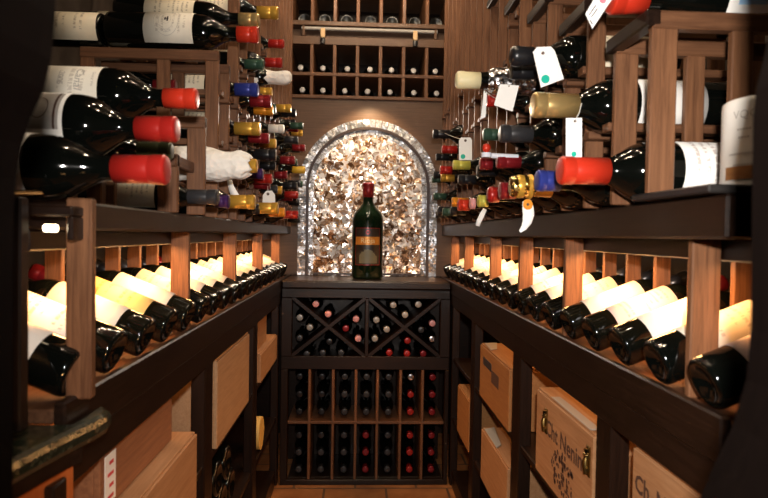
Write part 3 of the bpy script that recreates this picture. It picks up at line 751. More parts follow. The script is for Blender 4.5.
tagcard('hanging_tag', 'slanted white tag with printed bars, beside the uppermost red capsule', [(598, -8), (612, 0), (609, 3.5), (592.5, 28.5), (585.5, 14)], .95, neck_of('R3', .03), (603, 0, 3.4, 'sticker_pink'), hole=None,
        lines=[(589, 15, 596, 5, .9), (591.5, 17, 597.5, 8.5, .9), (590, 20, 592.5, 24, 1.0)])
tagcard('hanging_tag', 'folded white square tag hanging under the silver foil neck', [(500, 84), (519, 85.5), (512.5, 111.5), (494, 105)], 1.46, neck_of('R4', .10, -.02), hole=(509, 86, .8))
tagcard('hanging_tag', 'small white tag with green dot below the black capsule', [(461, 137.5), (470.5, 137.5), (472, 140), (472, 160), (459, 160), (459, 140.5)], 2.2, neck_of('R6', .05)+Vector((0, -.003, 0)), (463, 156.5, 2.4, 'dot_green'), hole=(465.5, 140.5, 1.3))
tagcard('hanging_tag', 'narrow white tag seen edge-on beside the small red capsule', [(484, 90), (487, 92), (485.5, 117), (481, 119)], 1.55, neck_of('R13', .03), hole=(485.5, 92, .7))
tagcard('hanging_tag', 'white tag hanging from the rack of foil-capped bottles, over gold capsules', [(266, 191), (272, 190.5), (275, 195), (275, 209), (262, 209), (263, 195)], 2.18, (aY(268, 181, 2.2)), hole=(268, 194, 1.4))
def curl(name, label, pts, w, mat2, hole):
    """curled strip: pts are world points of its centre line"""
    t = emptyP(name, label, 'tag', 'paper price tags')
    pts = [Vector(p) for p in pts]; vs = []; fs = []
    for i, p in enumerate(pts):
        ww = w[i]; d = (pts[min(i+1, len(pts)-1)]-pts[max(0, i-1)]).normalized(); s = Vector((d.z, .25, -d.x)).normalized()*ww/2
        vs += [p-s, p+s]
    for i in range(len(pts)-1): fs.append((2*i, 2*i+1, 2*i+3, 2*i+2))
    m = MB().add(vs, fs, True).build('card', 'tag_white', t); md = m.modifiers.new('s', 'SOLIDIFY'); md.thickness = .001
    if mat2:
        c = pts[0] + (pts[1]-pts[0])*.5; d = (pts[1]-pts[0]).normalized(); s = Vector((d.z, 0, -d.x)).normalized()
        q = [c+Vector((0, -.0025, 0))+d*math.cos(a)*w[1]*.5+s*math.sin(a)*w[1]*.45 for a in [2*PI*k/14 for k in range(14)]]
        MB().prism(q, (0, .0008, 0)).build('reinforcement', mat2, m)
        q = [c+Vector((0, -.0032, 0))+d*math.cos(a)*w[1]*.13+s*math.sin(a)*w[1]*.13 for a in [2*PI*k/10 for k in range(10)]]
        MB().prism(q, (0, .0006, 0)).build('eyelet', 'ink_brown', m)
    return t
Yk = 1.17
curl('hanging_tag', 'curled white tag with orange reinforced end hanging over the ledge', [aY(527, 201, Yk), aY(528, 208, Yk-.002), aY(528.5, 215, Yk-.004), aY(527, 222, Yk-.004), aY(524, 227.5, Yk-.008), aY(520, 231.5, Yk-.015)],
     [k*Yk/F for k in (8.5, 11, 11, 9, 6, 2.5)], 'cap_orange', None)
Yk = 1.62
curl('hanging_tag', 'small folded tag hanging over the ledge below the lime-gold capsule', [aY(485, 209, Yk), aY(482, 215, Yk-.003), aY(479, 221, Yk-.003), aY(477.5, 226, Yk-.002)], [k*Yk/F for k in (4, 5, 5, 4)], None, None)
Yk = 1.72
curl('hanging_tag', 'crumpled translucent tag hanging between the tissue wrap and gold capsule', [aY(229, 179, Yk), aY(231, 187, Yk-.004), aY(234, 194, Yk-.002), aY(237, 199, Yk-.004), aY(234, 205, Yk-.003)], [k*Yk/F for k in (5, 6, 8, 10, 5)], None, None)
# orange stopper with clear tube
t = emptyP('stopper_tube', 'clear plastic tube with orange round stopper, hanging among the tags', 'stopper')
c = aY(486.5, 148, 1.50)
MB().lathe([[(.0001, -.012), (.008, -.009), (.0115, 0), (.008, .009), (.0001, .012)]], 20, Matrix.Translation(c)).build('stopper_ball', 'cap_orange_red', t)
MB().tube([c+Vector((0, .002, -.012)), c+Vector((0, .002, -.024))], .0125, 16).build('stopper_base', 'plastic_clear', t)
MB().tube([aY(491, 155.5, 1.50), aY(518, 157, 1.50)], .0066, 14).build('tube', 'plastic_clear', t)

# cream tin standing at the right-hand end of the ledge
tt = emptyP('gift_tube', 'cream printed tube standing on the dark stone slab', 'tube')
Yt = .80; pL = aY(728.5, 140, Yt-.0); Rt = .062; cx = pL.x + Rt*1.0
zt = aY(735, 95, Yt-.03).z
MB().lathe([[(Rt, 1.3645), (Rt, zt-.008), (Rt*.985, zt-.002), (Rt*.95, zt)], [(Rt*.95, zt), (.0001, zt+.001)]], 48, Matrix.Translation((cx, Yt, 0))).build('tube_body', 'label_plain', tt)
def on_tube(x, y): a = -2.72 + x/Rt; return Vector((cx+(Rt+.0006)*math.cos(a), Yt+(Rt+.0006)*math.sin(a), y))
for s_, sz, y_ in (('VQC', .016, zt-.022), ('Domaine', .009, zt-.047), ('appellation', .008, zt-.075), ('750 ML', .007, zt-.09)):
    pass
mb = MB(); text_on(mb, 'VQC', .016, lambda x, y: on_tube(x, y+zt-.024))
for k, (w, y_) in enumerate(((.02, .045), (.016, .056), (.045, .078), (.03, .093))):
    for j in range(int(w/.004)):
        x0 = -w/2+j*.004; mb.add([on_tube(x0, zt-y_), on_tube(x0+.0028, zt-y_), on_tube(x0+.0028, zt-y_+.0028), on_tube(x0, zt-y_+.0028)], [(0, 1, 2, 3)])
mb.build('printing', 'printed_grey', tt)
mb = MB(); mb.lathe([[(Rt+.0006, 1.374), (Rt+.0006, 1.392)]], 10, Matrix.Translation((cx, Yt, 0)), -3.2, -2.2).build('orange_band', 'pine_amber', tt)

# printing on the near labels
def on_bottle(key, zc, phi0, r_add=.0012):
    P, ax, R, H, rn, o = POS[key]
    def fn(x, y):              # x runs round the bottle, y along it towards the neck
        a = phi0 + x/R; return Vector(((R+r_add)*math.cos(a), (R+r_add)*math.sin(a), zc*H+y))
    return fn, next((c for c in o.children if c.name.startswith('label')), o)
fn, o = on_bottle('TB', .415, -.1)
mb = MB()
def ring(mb, fn, rx, ry, w, n=48, cy=0):
    vs = []; fs = []
    for k in range(n):
        a = 2*PI*k/n
        vs += [fn(rx*math.cos(a), cy+ry*math.sin(a)), fn((rx-w)*math.cos(a), cy+(ry-w)*math.sin(a))]
    for k in range(n):
        k2 = (k+1) % n; fs.append((2*k, 2*k2, 2*k2+1, 2*k+1))
    mb.add(vs, fs)
ring(mb, fn, .046, .034, .0009); ring(mb, fn, .03, .021, .0007); ring(mb, fn, .015, .0125, .0006)
def ring_text(mb, fn, s, rad_x, rad_y, a_mid, size):
    vs, fs = text2d(s, size)
    mb.add([fn((rad_x+y)*math.cos(a_mid-x/rad_x), (rad_y+y)*math.sin(a_mid-x/rad_x)) for x, y, z in vs], fs)
ring_text(mb, fn, 'CHATEAU', .034, .0245, 2.6, .010); ring_text(mb, fn, 'BORDEAUX', .034, .0245, -.3, .010)
mb.build('label_crest', 'printed_grey', o)
mb = MB()
for dx, dy, sx, sy in ((-.004, .003, .004, .0022), (.004, .003, .004, .0022), (0, -.003, .005, .002), (0, .0, .0012, .006)):
    mb.add([fn(dx-sx, dy-sy), fn(dx+sx, dy-sy), fn(dx+sx, dy+sy), fn(dx-sx, dy+sy)], [(0, 1, 2, 3)])
mb.build('crest_emblem', 'ink', o)
fn, o = on_bottle('M2', .55, 0)
mb = MB(); mb.add([fn(x, y) for y in (-.04, .012) for x in [-.034+.0068*k for k in range(11)]], [(k, k+1, 12+k, 11+k) for k in range(10)]); mb.build('engraving', 'printed_grey', o)
mb = MB(); fn, o = on_bottle('M2', .55, 0, .0018)
for y0 in (.004, -.038):
    mb.add([fn(x, y) for y in (y0, y0+.0035) for x in [-.034+.0068*k for k in range(11)]], [(k, k+1, 12+k, 11+k) for k in range(10)])
ring(mb, fn, .018, .014, .0012, cy=-.018); text_on(mb, 'Grand Vin', .008, lambda x, y: fn(x, y-.047)); mb.build('label_writing', 'ink_brown', o)
fn, o = on_bottle('M1', .45, .0)
mb = MB(); text_on(mb, 'Canal', .02, lambda x, y: fn(x+y*.2, y+.018)); text_on(mb, '2005', .014, lambda x, y: fn(x, y-.012)); text_on(mb, 'Grand Vin', .007, lambda x, y: fn(x, y+.042)); mb.build('label_writing', 'printed_grey', o)

# ------------------------------------------------------------------ back wall: counter, lattice cabinet, arch, cubbies
bc = emptyP('lattice_cabinet', 'dark wooden end cabinet with crossed bins and columns, under the arch', 'cabinet')
XA, XB = -.388, .475
box('counter_top', 'espresso_x', bc, XA, XB, 2.985, 3.377, SH-.042, SH, b=.008)
D = 3.0
def X_(px, y=400): return aY(px, y, D+.01).x
def Z_(py, x=365): return aY(x, py, D+.01).z
zt1, zb1 = Z_(298.5), Z_(356.5); zt2, zm, zb2 = Z_(369.5), Z_(422.5), Z_(479.5)
xl, xm, xr = X_(292, 330), X_(366.8, 330), X_(440, 330)
box('top_rail', 'espresso_x', bc, XA, XB, D+.012, D+.04, zt1, SH-.043)
box('middle_rail', 'espresso_x', bc, XA, XB, D+.006, D+.026, zt2, zb1)
box('bin_floor', 'espresso_x', bc, XA, XB, D+.026, 3.355, zb1-.045, zb1-.033)
box('bottom_rail', 'espresso_x', bc, XA, XB, D+.006, D+.04, .0, zb2)
box('stile', 'espresso_v', bc, XA, xl, D, D+.04, zb1, zt1); box('stile', 'espresso_v', bc, xr, XB, D, D+.04, zb1, zt1)
cols = [287.5, 309, 332.6, 355.4, 377, 400, 422, 443.8]; cx_ = [X_(p, 420) for p in cols]
box('stile', 'espresso_v', bc, XA, cx_[0], D, D+.04, zb2, zt2); box('stile', 'espresso_v', bc, cx_[-1], XB, D, D+.04, zb2, zt2)
box('bin_divider', 'espresso_v', bc, xm-.009, xm+.009, D+.004, D+.3, zb1, zt1)
for (a, b) in ((xl, xm-.009), (xm+.009, xr)):
    cz = (zt1+zb1)/2; cx = (a+b)/2; hw, hh = (b-a)/2, (zt1-zb1)/2
    for k, sg in enumerate((1, -1)):
        d = Vector((hw, 0, hh*sg)).normalized(); nn = Vector((-d.z, 0, d.x))*.0085
        p0, p1 = Vector((cx-hw, D+.012+.002*k, cz-hh*sg)), Vector((cx+hw, D+.012+.002*k, cz+hh*sg))
        MB().prism([p0-nn, p0+nn, p1+nn, p1-nn], (0, .26, 0)).build('cross_board', 'espresso_x', bc)
for x in cx_[1:-1]: box('column_divider', 'rack_v', bc, x-.007, x+.007, D+.008, D+.3, zb2, zt2)
box('column_floor', 'espresso_x', bc, cx_[0], cx_[-1], D+.04, 3.355, zb2-.016, zb2)
box('column_shelf', 'rack_x', bc, cx_[0], cx_[-1], D+.007, D+.3, zm-.008, zm+.006)
box('back_board', 'espresso_x', bc, XA, XB, 3.36, 3.376, .0, SH-.045)
def in_cab(x, z, cap, text, R=.0335, group='bottles lying in the lattice cabinet', lab=None, H=.29, Yc=3.052):
    P = Vector((x, Yc, z))
    return bottle(frame(P+Vector((0, H, 0)), (0, -1, 0), (0, 0, 1)), text, R, H, .0142, cap, frac=.2, n=16, group=group, lab=lab)
XBINS = [(313.5, 307, 'pink'), (325.5, 317.5, 'pink'), (296.5, 318, 'ash'), (309.5, 328, 'ash'), (297, 339.5, 'charcoal'), (356, 319.5, 'pink'), (344.5, 330.5, 'dark_red'), (356, 342.5, 'pink'),
         (304.5, 353.5, 'charcoal'), (322.5, 353.5, 'charcoal'), (341, 353.5, 'charcoal'), (329, 342.5, 'black'),
         (393.5, 305.5, 'ash'), (420, 306.5, 'ash'), (406, 316, 'ash'), (376.5, 320.5, 'ash'), (388.5, 332, 'ash'), (376, 342.5, 'ash'),
         (436.5, 324, 'pink'), (421.5, 330.5, 'charcoal'), (435.5, 340, 'silver'), (411, 338.5, 'red'), (389.5, 353.5, 'red'), (407.5, 353.5, 'red'), (424.5, 353.5, 'dark_red')]
pos_ = []
for px, py, cp in XBINS:
    p = aY(px, py, 3.035); pos_.append([p.x, p.z])
RB_ = .0335
for it in range(60):
    for k, p in enumerate(pos_):
        a, b = (xl, xm-.009) if XBINS[k][0] < 366 else (xm+.009, xr)
        cx, cz = (a+b)/2, (zt1+zb1)/2
        for sg in (1, -1):
            d = Vector(((b-a)/2, (zt1-zb1)/2*sg)).normalized(); nx, nz = -d.y, d.x
            q = (p[0]-cx)*nx+(p[1]-cz)*nz; lim = RB_+.0105
            if abs(q) < lim: e = (lim-abs(q))*(1 if q > 0 else -1); p[0] += nx*e; p[1] += nz*e
        p[0] = min(max(p[0], a+RB_+.001), b-RB_-.001); p[1] = min(max(p[1], zb1-.032+RB_), SH-.05-RB_)
        for j2, p2 in enumerate(pos_):
            if j2 != k:
                dx, dz = p[0]-p2[0], p[1]-p2[1]; dd = math.hypot(dx, dz)
                if 1e-6 < dd < 2*RB_+.001: e = (2*RB_+.001-dd)/2; p[0] += dx/dd*e; p[1] += dz/dd*e; p2[0] -= dx/dd*e; p2[1] -= dz/dd*e
for k, (px, py, cp) in enumerate(XBINS):
    bn = 'first' if px < 366 else 'second'
    side = 'wedge'
    cxp = 329 if px < 366 else 404
    dx, dy = (px-cxp)/37, (py-328)/29
    w = ('upper' if dy < 0 else 'lower') if abs(dy) > abs(dx) else ('inner' if (dx > 0) == (px < 366) else 'outer')
    in_cab(pos_[k][0], pos_[k][1], cp, '%s-capsuled bottle in the %s wedge of the %s crossed bin, item %s' % (cp.replace('_cap', '').replace('_', ' '), w, bn, ordn[k % 12]), R=.0333)
rowy = [377, 395, 414, 431.5, 449, 467]
capsc = ['black', 'black', 'charcoal', 'charcoal', 'charcoal', 'red', 'dark_red']
for c in range(7):
    for r in range(6):
        px = (cols[c]+cols[c+1])/2; cp = capsc[c]
        if c == 5 and r == 0: cp = 'silver'
        if c == 3 and r > 2: cp = 'dark_red'
        if c in (0, 1) and r > 3: cp = 'charcoal'
        zz = zm+.0415+(2-r)*.092 if r < 3 else zb2+.0345+(5-r)*.09
        in_cab((cx_[c]+cx_[c+1])/2, zz, cp, '%s-capsuled bottle in the %s column, %s from the top, of the lattice cabinet' % (cp.replace('_cap', '').replace('_', ' '), ordn[c], ordn[r]), R=.0335)

# panel around the arch and the cubbies above
struct(box('trim_5', 'panel_x', None, -.93, .98, YB+.012, YB+.04, SH, aY(368, 98, YB).z))
arch = emptyP('mosaic_panel', 'arched panel of glittering shell mosaic behind the large bottle', 'mosaic panel')
cxA = aY(368, 200, YB).x; hw = .398; zs = aY(368, 119.5, YB).z - hw
def arch_ring(r0, r1, y0, y1, nseg, mat, name, gap=0.0, zlow=SH+.001):
    """band between radii, running up the straight legs and round the top"""
    mb = MB(); L1 = zs-zlow; path = []
    tot = 2*L1+PI*r0
    for k in range(nseg+1):
        s = tot*k/nseg; path.append(s)
    def pt(s, r):
        if s < L1: return (cxA-r, zlow+s)
        if s > L1+PI*r0: return (cxA+r, zs-(s-L1-PI*r0))
        a = PI - (s-L1)/r0; return (cxA+r*math.cos(a), zs+r*math.sin(a))
    for k in range(nseg):
        sa, sb = path[k]+gap/2, path[k+1]-gap/2
        q = [pt(sa, r0), pt(sa, r1), pt(sb, r1), pt(sb, r0)]
        mb.prism([Vector((x, y0, z)) for x, z in q], (0, y1-y0, 0))
    return mb.build(name, mat, arch)
arch_ring(hw-.044, hw, YB-.006, YB+.011, 62, 'pearl', 'outer_tile_border', .003)
arch_ring(hw-.060, hw-.044, YB-.012, YB+.011, 90, 'bronze', 'bronze_groove')
arch_ring(hw-.088, hw-.060, YB+.003, YB+.011, 56, 'pearl', 'inner_tile_border', .003)
r = hw-.088
q = [Vector((cxA+r, YB+.005, SH+.001))] + [Vector((cxA+r*math.cos(a), YB+.005, zs+r*math.sin(a))) for a in [PI*k/60 for k in range(61)]] + [Vector((cxA-r, YB+.005, SH+.001))]
MB().prism(q, (0, .006, 0)).build('mosaic_field', 'mosaic', arch)
box('sill_strip', 'bronze', arch, cxA-r, cxA+r, YB-.004, YB+.004, SH+.004, SH+.017)

# the large bottle
Pb = aY(367, 279, 3.19); Hb = .515; Rb = .084
M = Matrix.Translation((Pb.x, 3.19, SH+.001)) @ Matrix.Rotation(-PI/2, 4, 'Z')
o = bottle(M, 'large green wine bottle with dark gold label standing on the end counter', Rb, Hb, .027, 'dark_red', 'bordeaux', glass='glass_green', frac=.15, n=64)
def on_big(x, y, add=.001): a = x/Rb; return Vector(((Rb+add)*math.cos(a), (Rb+add)*math.sin(a), y))
def patch(mb, x0, x1, y0, y1, add, n=14):
    mb.add([on_big(x0+(x1-x0)*k/n, y, add) for y in (y0, y1) for k in range(n+1)], [(k, k+1, n+2+k, n+1+k) for k in range(n)], True); return mb
zb_ = lambda py: (278.5-py)*3.12/F
patch(MB(), -.072, .072, zb_(264.5), zb_(227), .001).build('label', 'label_black', o); biglabel = next(c for c in o.children if c.name.startswith('label'))
mb = MB()
for a in ((-.072, .072, zb_(227), zb_(227)-.004), (-.072, .072, zb_(264.5), zb_(264.5)+.004), (-.072, -.068, zb_(264.5), zb_(227)), (.068, .072, zb_(264.5), zb_(227))): patch(mb, a[0], a[1], min(a[2:]), max(a[2:]), .0016)
mb.build('label_frame', 'cap_dark_red', biglabel)
patch(MB(), -.070, .070, zb_(244), zb_(236), .0018).build('name_band', 'gold_print', biglabel)
mb = MB(); text_on(mb, 'Rioja', .038, lambda x, y: on_big(x, zb_(240)+y, .0026)); mb.build('band_writing', 'cap_cream_wax', biglabel)
mb = MB()
for k in range(26):
    rr = random.Random(k); x = rr.uniform(-.05, .05); h = zb_(262) + rr.random()*.012+.062*math.cos(x*26)
    patch(mb, x-.006, x+.006, zb_(262.5), h, .0018, 2)
mb.build('label_scene', 'tag_olive', biglabel)
mb = MB(); ring(mb, lambda x, y: on_big(x, y+zb_(231.5), .002), .012, .012, .006); mb.build('label_seal', 'cap_dark_red', biglabel)

# cubbies
cu = emptyP('cubby_rack', 'brown cubby rack with two rows of white-tipped bottles above the arch', 'cubby rack')
def XW(px): return aY(px, 70, YB).x
def ZW(py): return aY(369, py, YB).z
cc = [XW(p) for p in (289.4, 311.6, 334.4, 357.3, 380.3, 403.5, 426.5, 449.4)]
zr = [ZW(97.5), ZW(75), ZW(46)]; ztop = 2.70
for x in cc: box('upright', 'rack_v', cu, x-.010, x+.010, YB, 3.76, zr[0]-.012, zr[2]+.004)
for z in zr[:2]: box('shelf', 'rack_x', cu, cc[0]-.012, cc[-1]+.012, YB-.003, 3.76, z-.012, z+.008)
box('beam', 'panel_x', cu, cc[0]-.03, cc[-1]+.04, YB-.005, 3.76, zr[2], ZW(38))
box('header_board', 'panel_x', cu, cc[0]-.03, cc[-1]+.04, YB+.06, YB+.08, ZW(38), ZW(27))
box('beam', 'panel_x', cu, cc[0]-.03, cc[-1]+.04, YB-.005, 3.76, ZW(27), ZW(22.5))
for x in cc: box('upright', 'rack_v', cu, x-.010, x+.010, YB, 3.76, ZW(22.5), ztop)
box('beam', 'panel_x', cu, cc[0]-.03, cc[-1]+.04, YB-.005, 3.76, ztop, ztop+.04)
box('side_stile', 'rack_v', cu, cc[0]-.06, cc[0]-.012, YB-.002, 3.76, zr[0]-.012, ztop); box('side_stile', 'rack_v', cu, cc[-1]+.012, cc[-1]+.06, YB-.002, 3.76, zr[0]-.012, ztop)
for c in range(7):
    xm_ = (cc[c]+cc[c+1])/2
    for r, z in enumerate((zr[0]+.008, zr[1]+.008, ZW(22.5))):
        rr = random.Random(c*7+r); R = .040
        x = xm_ + rr.uniform(-.008, .008); zc = z+R+.001
        if r == 2:
            bottle(frame((x, YB+.10, zc), (0, 1, 0), (0, 0, 1)), 'dark bottle with its base outward in the topmost cubby, %s along the row' % ordn[c], R, .27, .0145, 'black', n=20, glass='glass_dull', group='bottles lying in the cubbies', lab='label_cream', labz=(.1, .5))
        else:
            bottle(frame((x, YB+.36, zc), (0, -1, 0), (0, 0, 1)), 'white-tipped bottle in the %s cubby of the %s row above the arch' % (ordn[c], ('lower', 'upper')[r]), R, .30, .013, 'pearl_cap', n=20, group='bottles lying in the cubbies', frac=.12)
# valance tube and its two clips
v = emptyP('valance_light', 'slim grey light bar fixed under the top cubby beam', 'light bar')
za = ZW(29.5); MB().tube([(XW(301), YB+.01, za), (XW(437), YB+.01, za)], .010, 12).build('bar', 'paper_grey', v)
for px in (303, 435): box('bracket', 'panel_x', v, XW(px)-.008, XW(px)+.008, YB+.0, YB+.059, za-.045, za+.012)
for k, px in enumerate((322.5, 414.5)):
    t = emptyP('clip_lamp', 'small pale clip lamp on the beam above the cubbies, %s of two from the crates' % ordn[k], 'lamp', 'clip lamps above the cubbies')
    x = XW(px); z = ZW(39)
    box('body', 'tag_kraft', t, x-.013, x+.013, YB-.03, YB-.006, z-.008, z+.045, b=.004)
    MB().lathe([[(.013, -.035), (.015, -.008), (.006, 0)], [(.013, -.035), (.0001, -.032)]], 16, Matrix.Translation((x, YB-.018, z-.006))).build('lamp_head', 'cap_black', t)
    MB().tube([(x, YB-.018, z+.04), (x, YB+.0, z+.055)], .004).build('clip', 'steel', t)

# ------------------------------------------------------------------ crates
def crate(label, x0, x1, y0, y1, z0, z1, mat, lines=True, open_=False, planks=True, group='wooden wine crates on the cabinet shelves', lid=True):
    """wooden wine case: side boards, end boards with rebated lid; the aisle-facing board is the end"""
    t = empty('wine_crate', ((x0+x1)/2, (y0+y1)/2, z0), label, 'crate', group); t_inv = Matrix.Translation(-t.location)
    th = .011; s = 1 if x1 > x0 else -1
    def bx(nm, *a, m=mat):
        o = MB().box(*a, b=.0015).build(nm, m); o.parent = t; o.matrix_parent_inverse = t_inv; return o
    bx('end_board', x0, x0+s*th, y0, y1, z0, z1); bx('end_board', x1-s*th, x1, y0, y1, z0, z1)
    bx('side_board', x0+s*th, x1-s*th, y0, y0+th, z0, z1-.004); bx('side_board', x0+s*th, x1-s*th, y1-th, y1, z0, z1-.004)
    bx('bottom_board', x0+s*th, x1-s*th, y0+th, y1-th, z0, z0+th)
    if lid: bx('lid', x0+s*th*.4, x1-s*th*.4, y0+.002, y1-.002, z1-.004, z1+.006)
    return t, t_inv
def part(mb, nm, mat, t, inv, on=None):
    o = mb.build(nm, mat)
    host = next((c for c in t.children if on and c.name.startswith(on)), None)
    if host: o.parent = host                # a piece fixed to a part
    else: o.parent = t; o.matrix_parent_inverse = inv
    return o
tA, iA = crate('pale pine crate standing out furthest below the granite corner', -.372, -.70, .90, 1.385, .666, .818, 'pine_y')
tB, iB = crate('reddish pine crate with white strip label, stacked on the pale crate', -.412, -.72, .96, 1.325, .826, .922, 'pine_red')
part(MB().box(-.4115, -.4105, .975, 1.018, .835, .918, b=.0002), 'paper_label', 'tag_white', tB, iB)
mb = MB()
for k in range(4): mb.box(-.4103, -.4099, .985+.006*(k % 2), 1.008, .842+k*.019, .848+k*.019, b=.0001)
part(mb, 'label_printing', 'red_print', tB, iB, 'paper_label')
tC, iC = crate('pale pine crate with grain figure, middle bay below the lit shelf', -.40, -.74, 1.70, 2.19, .666, .918, 'pine_pale')
tD, iD = crate('pine crate in the last bay, with a smaller one on top', -.40, -.72, 2.46, 2.945, .666, .783, 'pine_y')
tD2, iD2 = crate('smaller pine crate stacked on the one in the last bay', -.425, -.72, 2.48, 2.76, .790, .925, 'pine_y')
tE, iE = crate('amber pine crate with torn silver sticker, in the third bay', .487, .80, 1.853, 2.30, .666, .865, 'pine_amber')
part(MB().box(.4862, .4868, 2.10, 2.24, .80, .83, b=.0001), 'silver_sticker', 'steel', tE, iE, 'end_board')
part(MB().box(.4862, .4868, 1.99, 2.10, .765, .81, b=.0001), 'torn_patch', 'ink_brown', tE, iE, 'end_board')
tF, iF = crate('pine crate with loose papers on top, low in the third bay', .487, .80, 1.853, 2.25, .356, .545, 'pine_y')
tG, iG = crate('small amber crate low in the last bay beside the lattice cabinet', .487, .80, 2.51, 2.80, .356, .575, 'pine_amber')
tH, iH = crate('pine crate with brass latches and burnt script, open at the top', .487, .83, 1.178, 1.56, .666, .882, 'pine_y')
tI, iI = crate('shadowed pine crate with burnt script at the near end', .487, .83, .70, 1.005, .666, .925, 'pine_y')
def crate_text(t, inv, x, yc, zc, s, size, mat='ink_brown', sh=0.0):
    mb = MB(); text_on(mb, s, size, lambda a, b: Vector((x, yc-a, zc+b+sh*a)), .0012); return part(mb, 'burnt_printing', mat, t, inv, 'end_board')
crate_text(tH, iH, .4864, 1.355, .807, "Cht Nenin", .057)
mb = MB(); rr = random.Random(3)
for k in range(90):      # crest of leaves and small round fruit branded in the board
    a = rr.uniform(0, 2*PI); r_ = rr.random()**.5
    cy, cz = 1.355+r_*.075*math.cos(a), .735+r_*.05*math.sin(a); q = rr.uniform(.003, .007); b = rr.uniform(0, PI)
    mb.prism([Vector((.4866, cy+q*math.cos(b+2*PI*j/6)*(1 if j % 3 else .6), cz+q*math.sin(b+2*PI*j/6))) for j in range(6)], (-.0004, 0, 0))
part(mb, 'burnt_crest', 'ink_brown', tH, iH, 'end_board')
crate_text(tI, iI, .4864, .905, .868, "Ch. Nenin", .043)
for yy_, zz_ in ((1.475, .822), (1.197, .826)):
    mb = MB().box(.4835, .487, yy_-.009, yy_+.009, zz_-.032, zz_+.032, b=.001)
    mb.tube([(.480, yy_, zz_-.026), (.4785, yy_, zz_), (.480, yy_, zz_+.026)], [.005, .0065, .005], 10)
    mb.tube([(.481, yy_-.010, zz_+.012), (.481, yy_+.010, zz_+.012)], .004, 8); mb.tube([(.481, yy_-.010, zz_-.014), (.481, yy_+.010, zz_-.014)], .004, 8)
    part(mb, 'brass_latch', 'brass', tH, iH, 'end_board')
# paper strips on crates
def sheet(name, label, pts, mat='paper_grey', cat='paper'):
    o = MB().prism([Vector(p) for p in pts], (0, 0, .0015)).build(name, mat); return tag(o, label, cat)
sheet('plastic_strip', 'bluish white plastic strip lying along the latched crate top', [(.489, 1.20, .890), (.489, 1.45, .890), (.512, 1.45, .890), (.512, 1.20, .890)])
sheet('loose_paper', 'loose pale paper lying on the low crate in the third bay', [(.492, 2.02, .553), (.492, 2.22, .553), (.535, 2.24, .553), (.515, 2.05, .553)])
sheet('loose_paper', 'loose paper lying on the amber crate with the torn sticker', [(.492, 2.14, .873), (.50, 2.28, .873), (.55, 2.29, .873), (.52, 2.16, .873)])
sheet('loose_paper', 'loose paper sheet lying on the pale crate in the middle bay', [(-.41, 1.95, .926), (-.41, 2.15, .926), (-.55, 2.13, .926), (-.55, 1.93, .926)])
# low bay bottles and tin on the crate side
for k, (y, z, txt) in enumerate(((1.80, .356, 'large dark bottle lying with its base out, low in the middle bay'), (1.93, .356, 'second large dark bottle lying low in the middle bay'), (2.06, .356, 'third large dark bottle lying low in the middle bay'),
                                 (1.865, .455, 'large dark bottle stacked on two others, low in the middle bay'), (1.995, .455, 'farther large dark bottle stacked on two others, low in the middle bay'))):
    bottle(frame((-.43, y, z+.0565), (-1, 0, 0), (0, -.5, .8)), txt, .056, .38, .019, 'black', n=32, lab='label_cream', labz=(.25, .5), group='large bottles lying low in the middle bay')
for k, (y, txt) in enumerate(((1.78, 'large dark bottle lying on the plinth, near the cabinet post'), (1.92, 'large dark bottle lying on the plinth, deeper in the middle bay'))):
    bottle(frame((-.42, y, .081+.0565), (-1, 0, 0), (0, -.5, .8)), txt, .056, .38, .019, 'black', n=32, lab='label_cream', labz=(.25, .5), group='large bottles lying low in the middle bay')
tn = emptyP('round_tin', 'round yellow tin lying low in the last bay', 'tin')
MB().lathe([[(.068, 0), (.068, .055)], [(.068, .055), (.0001, .055)], [(.0001, .0), (.064, 0), (.066, -.004), (.068, 0)]], 40, frame((-.415, 2.55, .356+.0700), (-1, 0, 0), (0, 0, 1))).build('tin_body', 'tin_yellow', tn)
MB().lathe([[(.0695, -.006), (.0695, .02)], [(.0001, -.0061), (.0695, -.006)]], 40, frame((-.415, 2.55, .356+.0700), (-1, 0, 0), (0, 0, 1))).build('tin_lid', 'tin_yellow', tn)

# ------------------------------------------------------------------ granite counters at the entrance
def granite(side, edge, label, zt=1.03, wall=-.66):
    t = emptyP('granite_counter', label, 'counter')
    # rounded nose: offset the outline inward for the top and bottom faces
    n = len(edge); prof = [(0.010, 0), (.003, -.003), (0, -.010), (0, -.020), (.003, -.027), (.010, -.03)]
    E = [Vector((x, y, 0)) for x, y in edge]; vs = []; fs = []
    for off, dz in prof:
        for i in range(n):
            d = (E[min(i+1, n-1)]-E[max(i-1, 0)]).normalized(); nn = Vector((-d.y, d.x, 0))*(1 if side < 0 else -1)
            p = E[i]+nn*off*(1 if True else 1); vs.append(Vector((p.x, p.y, zt+dz)))
    for j in range(len(prof)-1):
        for i in range(n-1): fs.append((j*n+i, j*n+i+1, (j+1)*n+i+1, (j+1)*n+i))
    m = len(prof)
    back = [Vector((wall, edge[0][1], zt)), Vector((wall, edge[-1][1], zt)), Vector((wall, edge[0][1], zt-.03)), Vector((wall, edge[-1][1], zt-.03))]
    b0 = len(vs); vs += back
    fs.append(tuple(range(0, n)) + (b0+1, b0)); fs.append(tuple(range((m-1)*n, m*n)) + (b0+3, b0+2))
    MB().add(vs, fs, False).build('slab', 'granite', t)
    return t
edge = [(-.395, .50), (-.392, .56), (-.387, .62), (-.381, .68), (-.373, .73), (-.363, .78), (-.356, .815), (-.3525, .845), (-.357, .868), (-.368, .880), (-.3865, .884), (-.3865, .797)]
g = granite(-1, edge, 'dark green granite counter with rounded corner, near the warm crates')
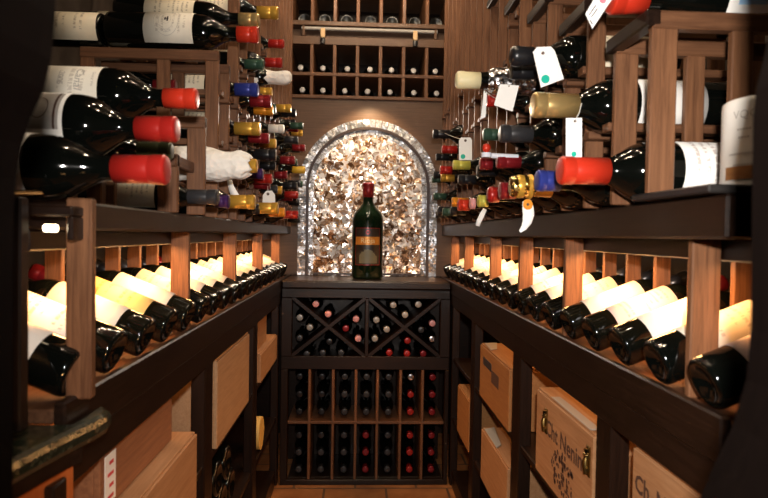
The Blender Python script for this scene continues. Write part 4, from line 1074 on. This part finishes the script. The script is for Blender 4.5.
ins = [(x-.022, y) for i, (x, y) in enumerate(edge) if y < .79 ] + [(-.377, .796)]
q = [Vector((x, y, .0)) for x, y in ins] + [Vector((-.66, ins[-1][1], 0)), Vector((-.66, ins[0][1], 0))]
MB().prism(q, (0, 0, .985)).build('cabinet_body', 'cherry', g)
MB().prism([Vector((x+.012, y, .980)) for x, y in ins] + [Vector((-.66, ins[-1][1], .980)), Vector((-.66, ins[0][1], .980))], (0, 0, .0195)).build('cornice', 'espresso_y', g)
for i in (5,):
    box('corner_post', 'espresso_v', g, ins[i][0]-.012, ins[i][0]+.006, ins[i][1]-.03, ins[i][1]+.005, 0, .966)
# ------------------------------------------------------------------ ceiling downlights and light
k = 0
for y in (.75, 1.12, 1.5, 1.9, 2.3, 2.7, 3.1):
    for x in (-.14, .22):
        t = emptyP('downlight', 'round recessed downlight in the cellar ceiling, %s from the entrance' % ordn[k], 'downlight', 'ceiling downlights')
        MB().lathe([[(.032, 2.7495), (.032, 2.744), (.022, 2.742), (.02, 2.7495)]], 24, Matrix.Translation((x, y, 0))).build('trim_ring', 'steel', t)
        MB().lathe([[(.02, 2.7485), (.0001, 2.7485)]], 24, Matrix.Translation((x, y, 0))).build('lamp_disc', 'ceiling_glow', t)
        point('downlight_lamp', (x, y, 2.72), 4.2, (1, .78, .55), .014); k += 1
# camera flash and the room behind the camera
spot('camera_flash', (.02, -.05, EYE+.11), (.36, 1.6, EYE+.02), 100.0, (1, .93, .86), 104, .02, 1.0)
# lamp above the arch
spot('arch_lamp', (cxA, YB-.20, aY(368, 100, YB).z+.02), (cxA, YB, SH+.5), 14, (1, .72, .42), 110)
area('arch_wash', (cxA, YB-.16, zs+hw-.02), .4, .03, 4, (1, .85, .7), (math.radians(-35), 0, 0))
spot('entrance_lamp', (.12, -.15, .72), (-.42, .75, .86), 10, (1, .5, .18), 46, .05)
w = bpy.data.worlds.new('world'); SC.world = w; w.use_nodes = True
w.node_tree.nodes['Background'].inputs[0].default_value = (1, .72, .5, 1); w.node_tree.nodes['Background'].inputs[1].default_value = .02
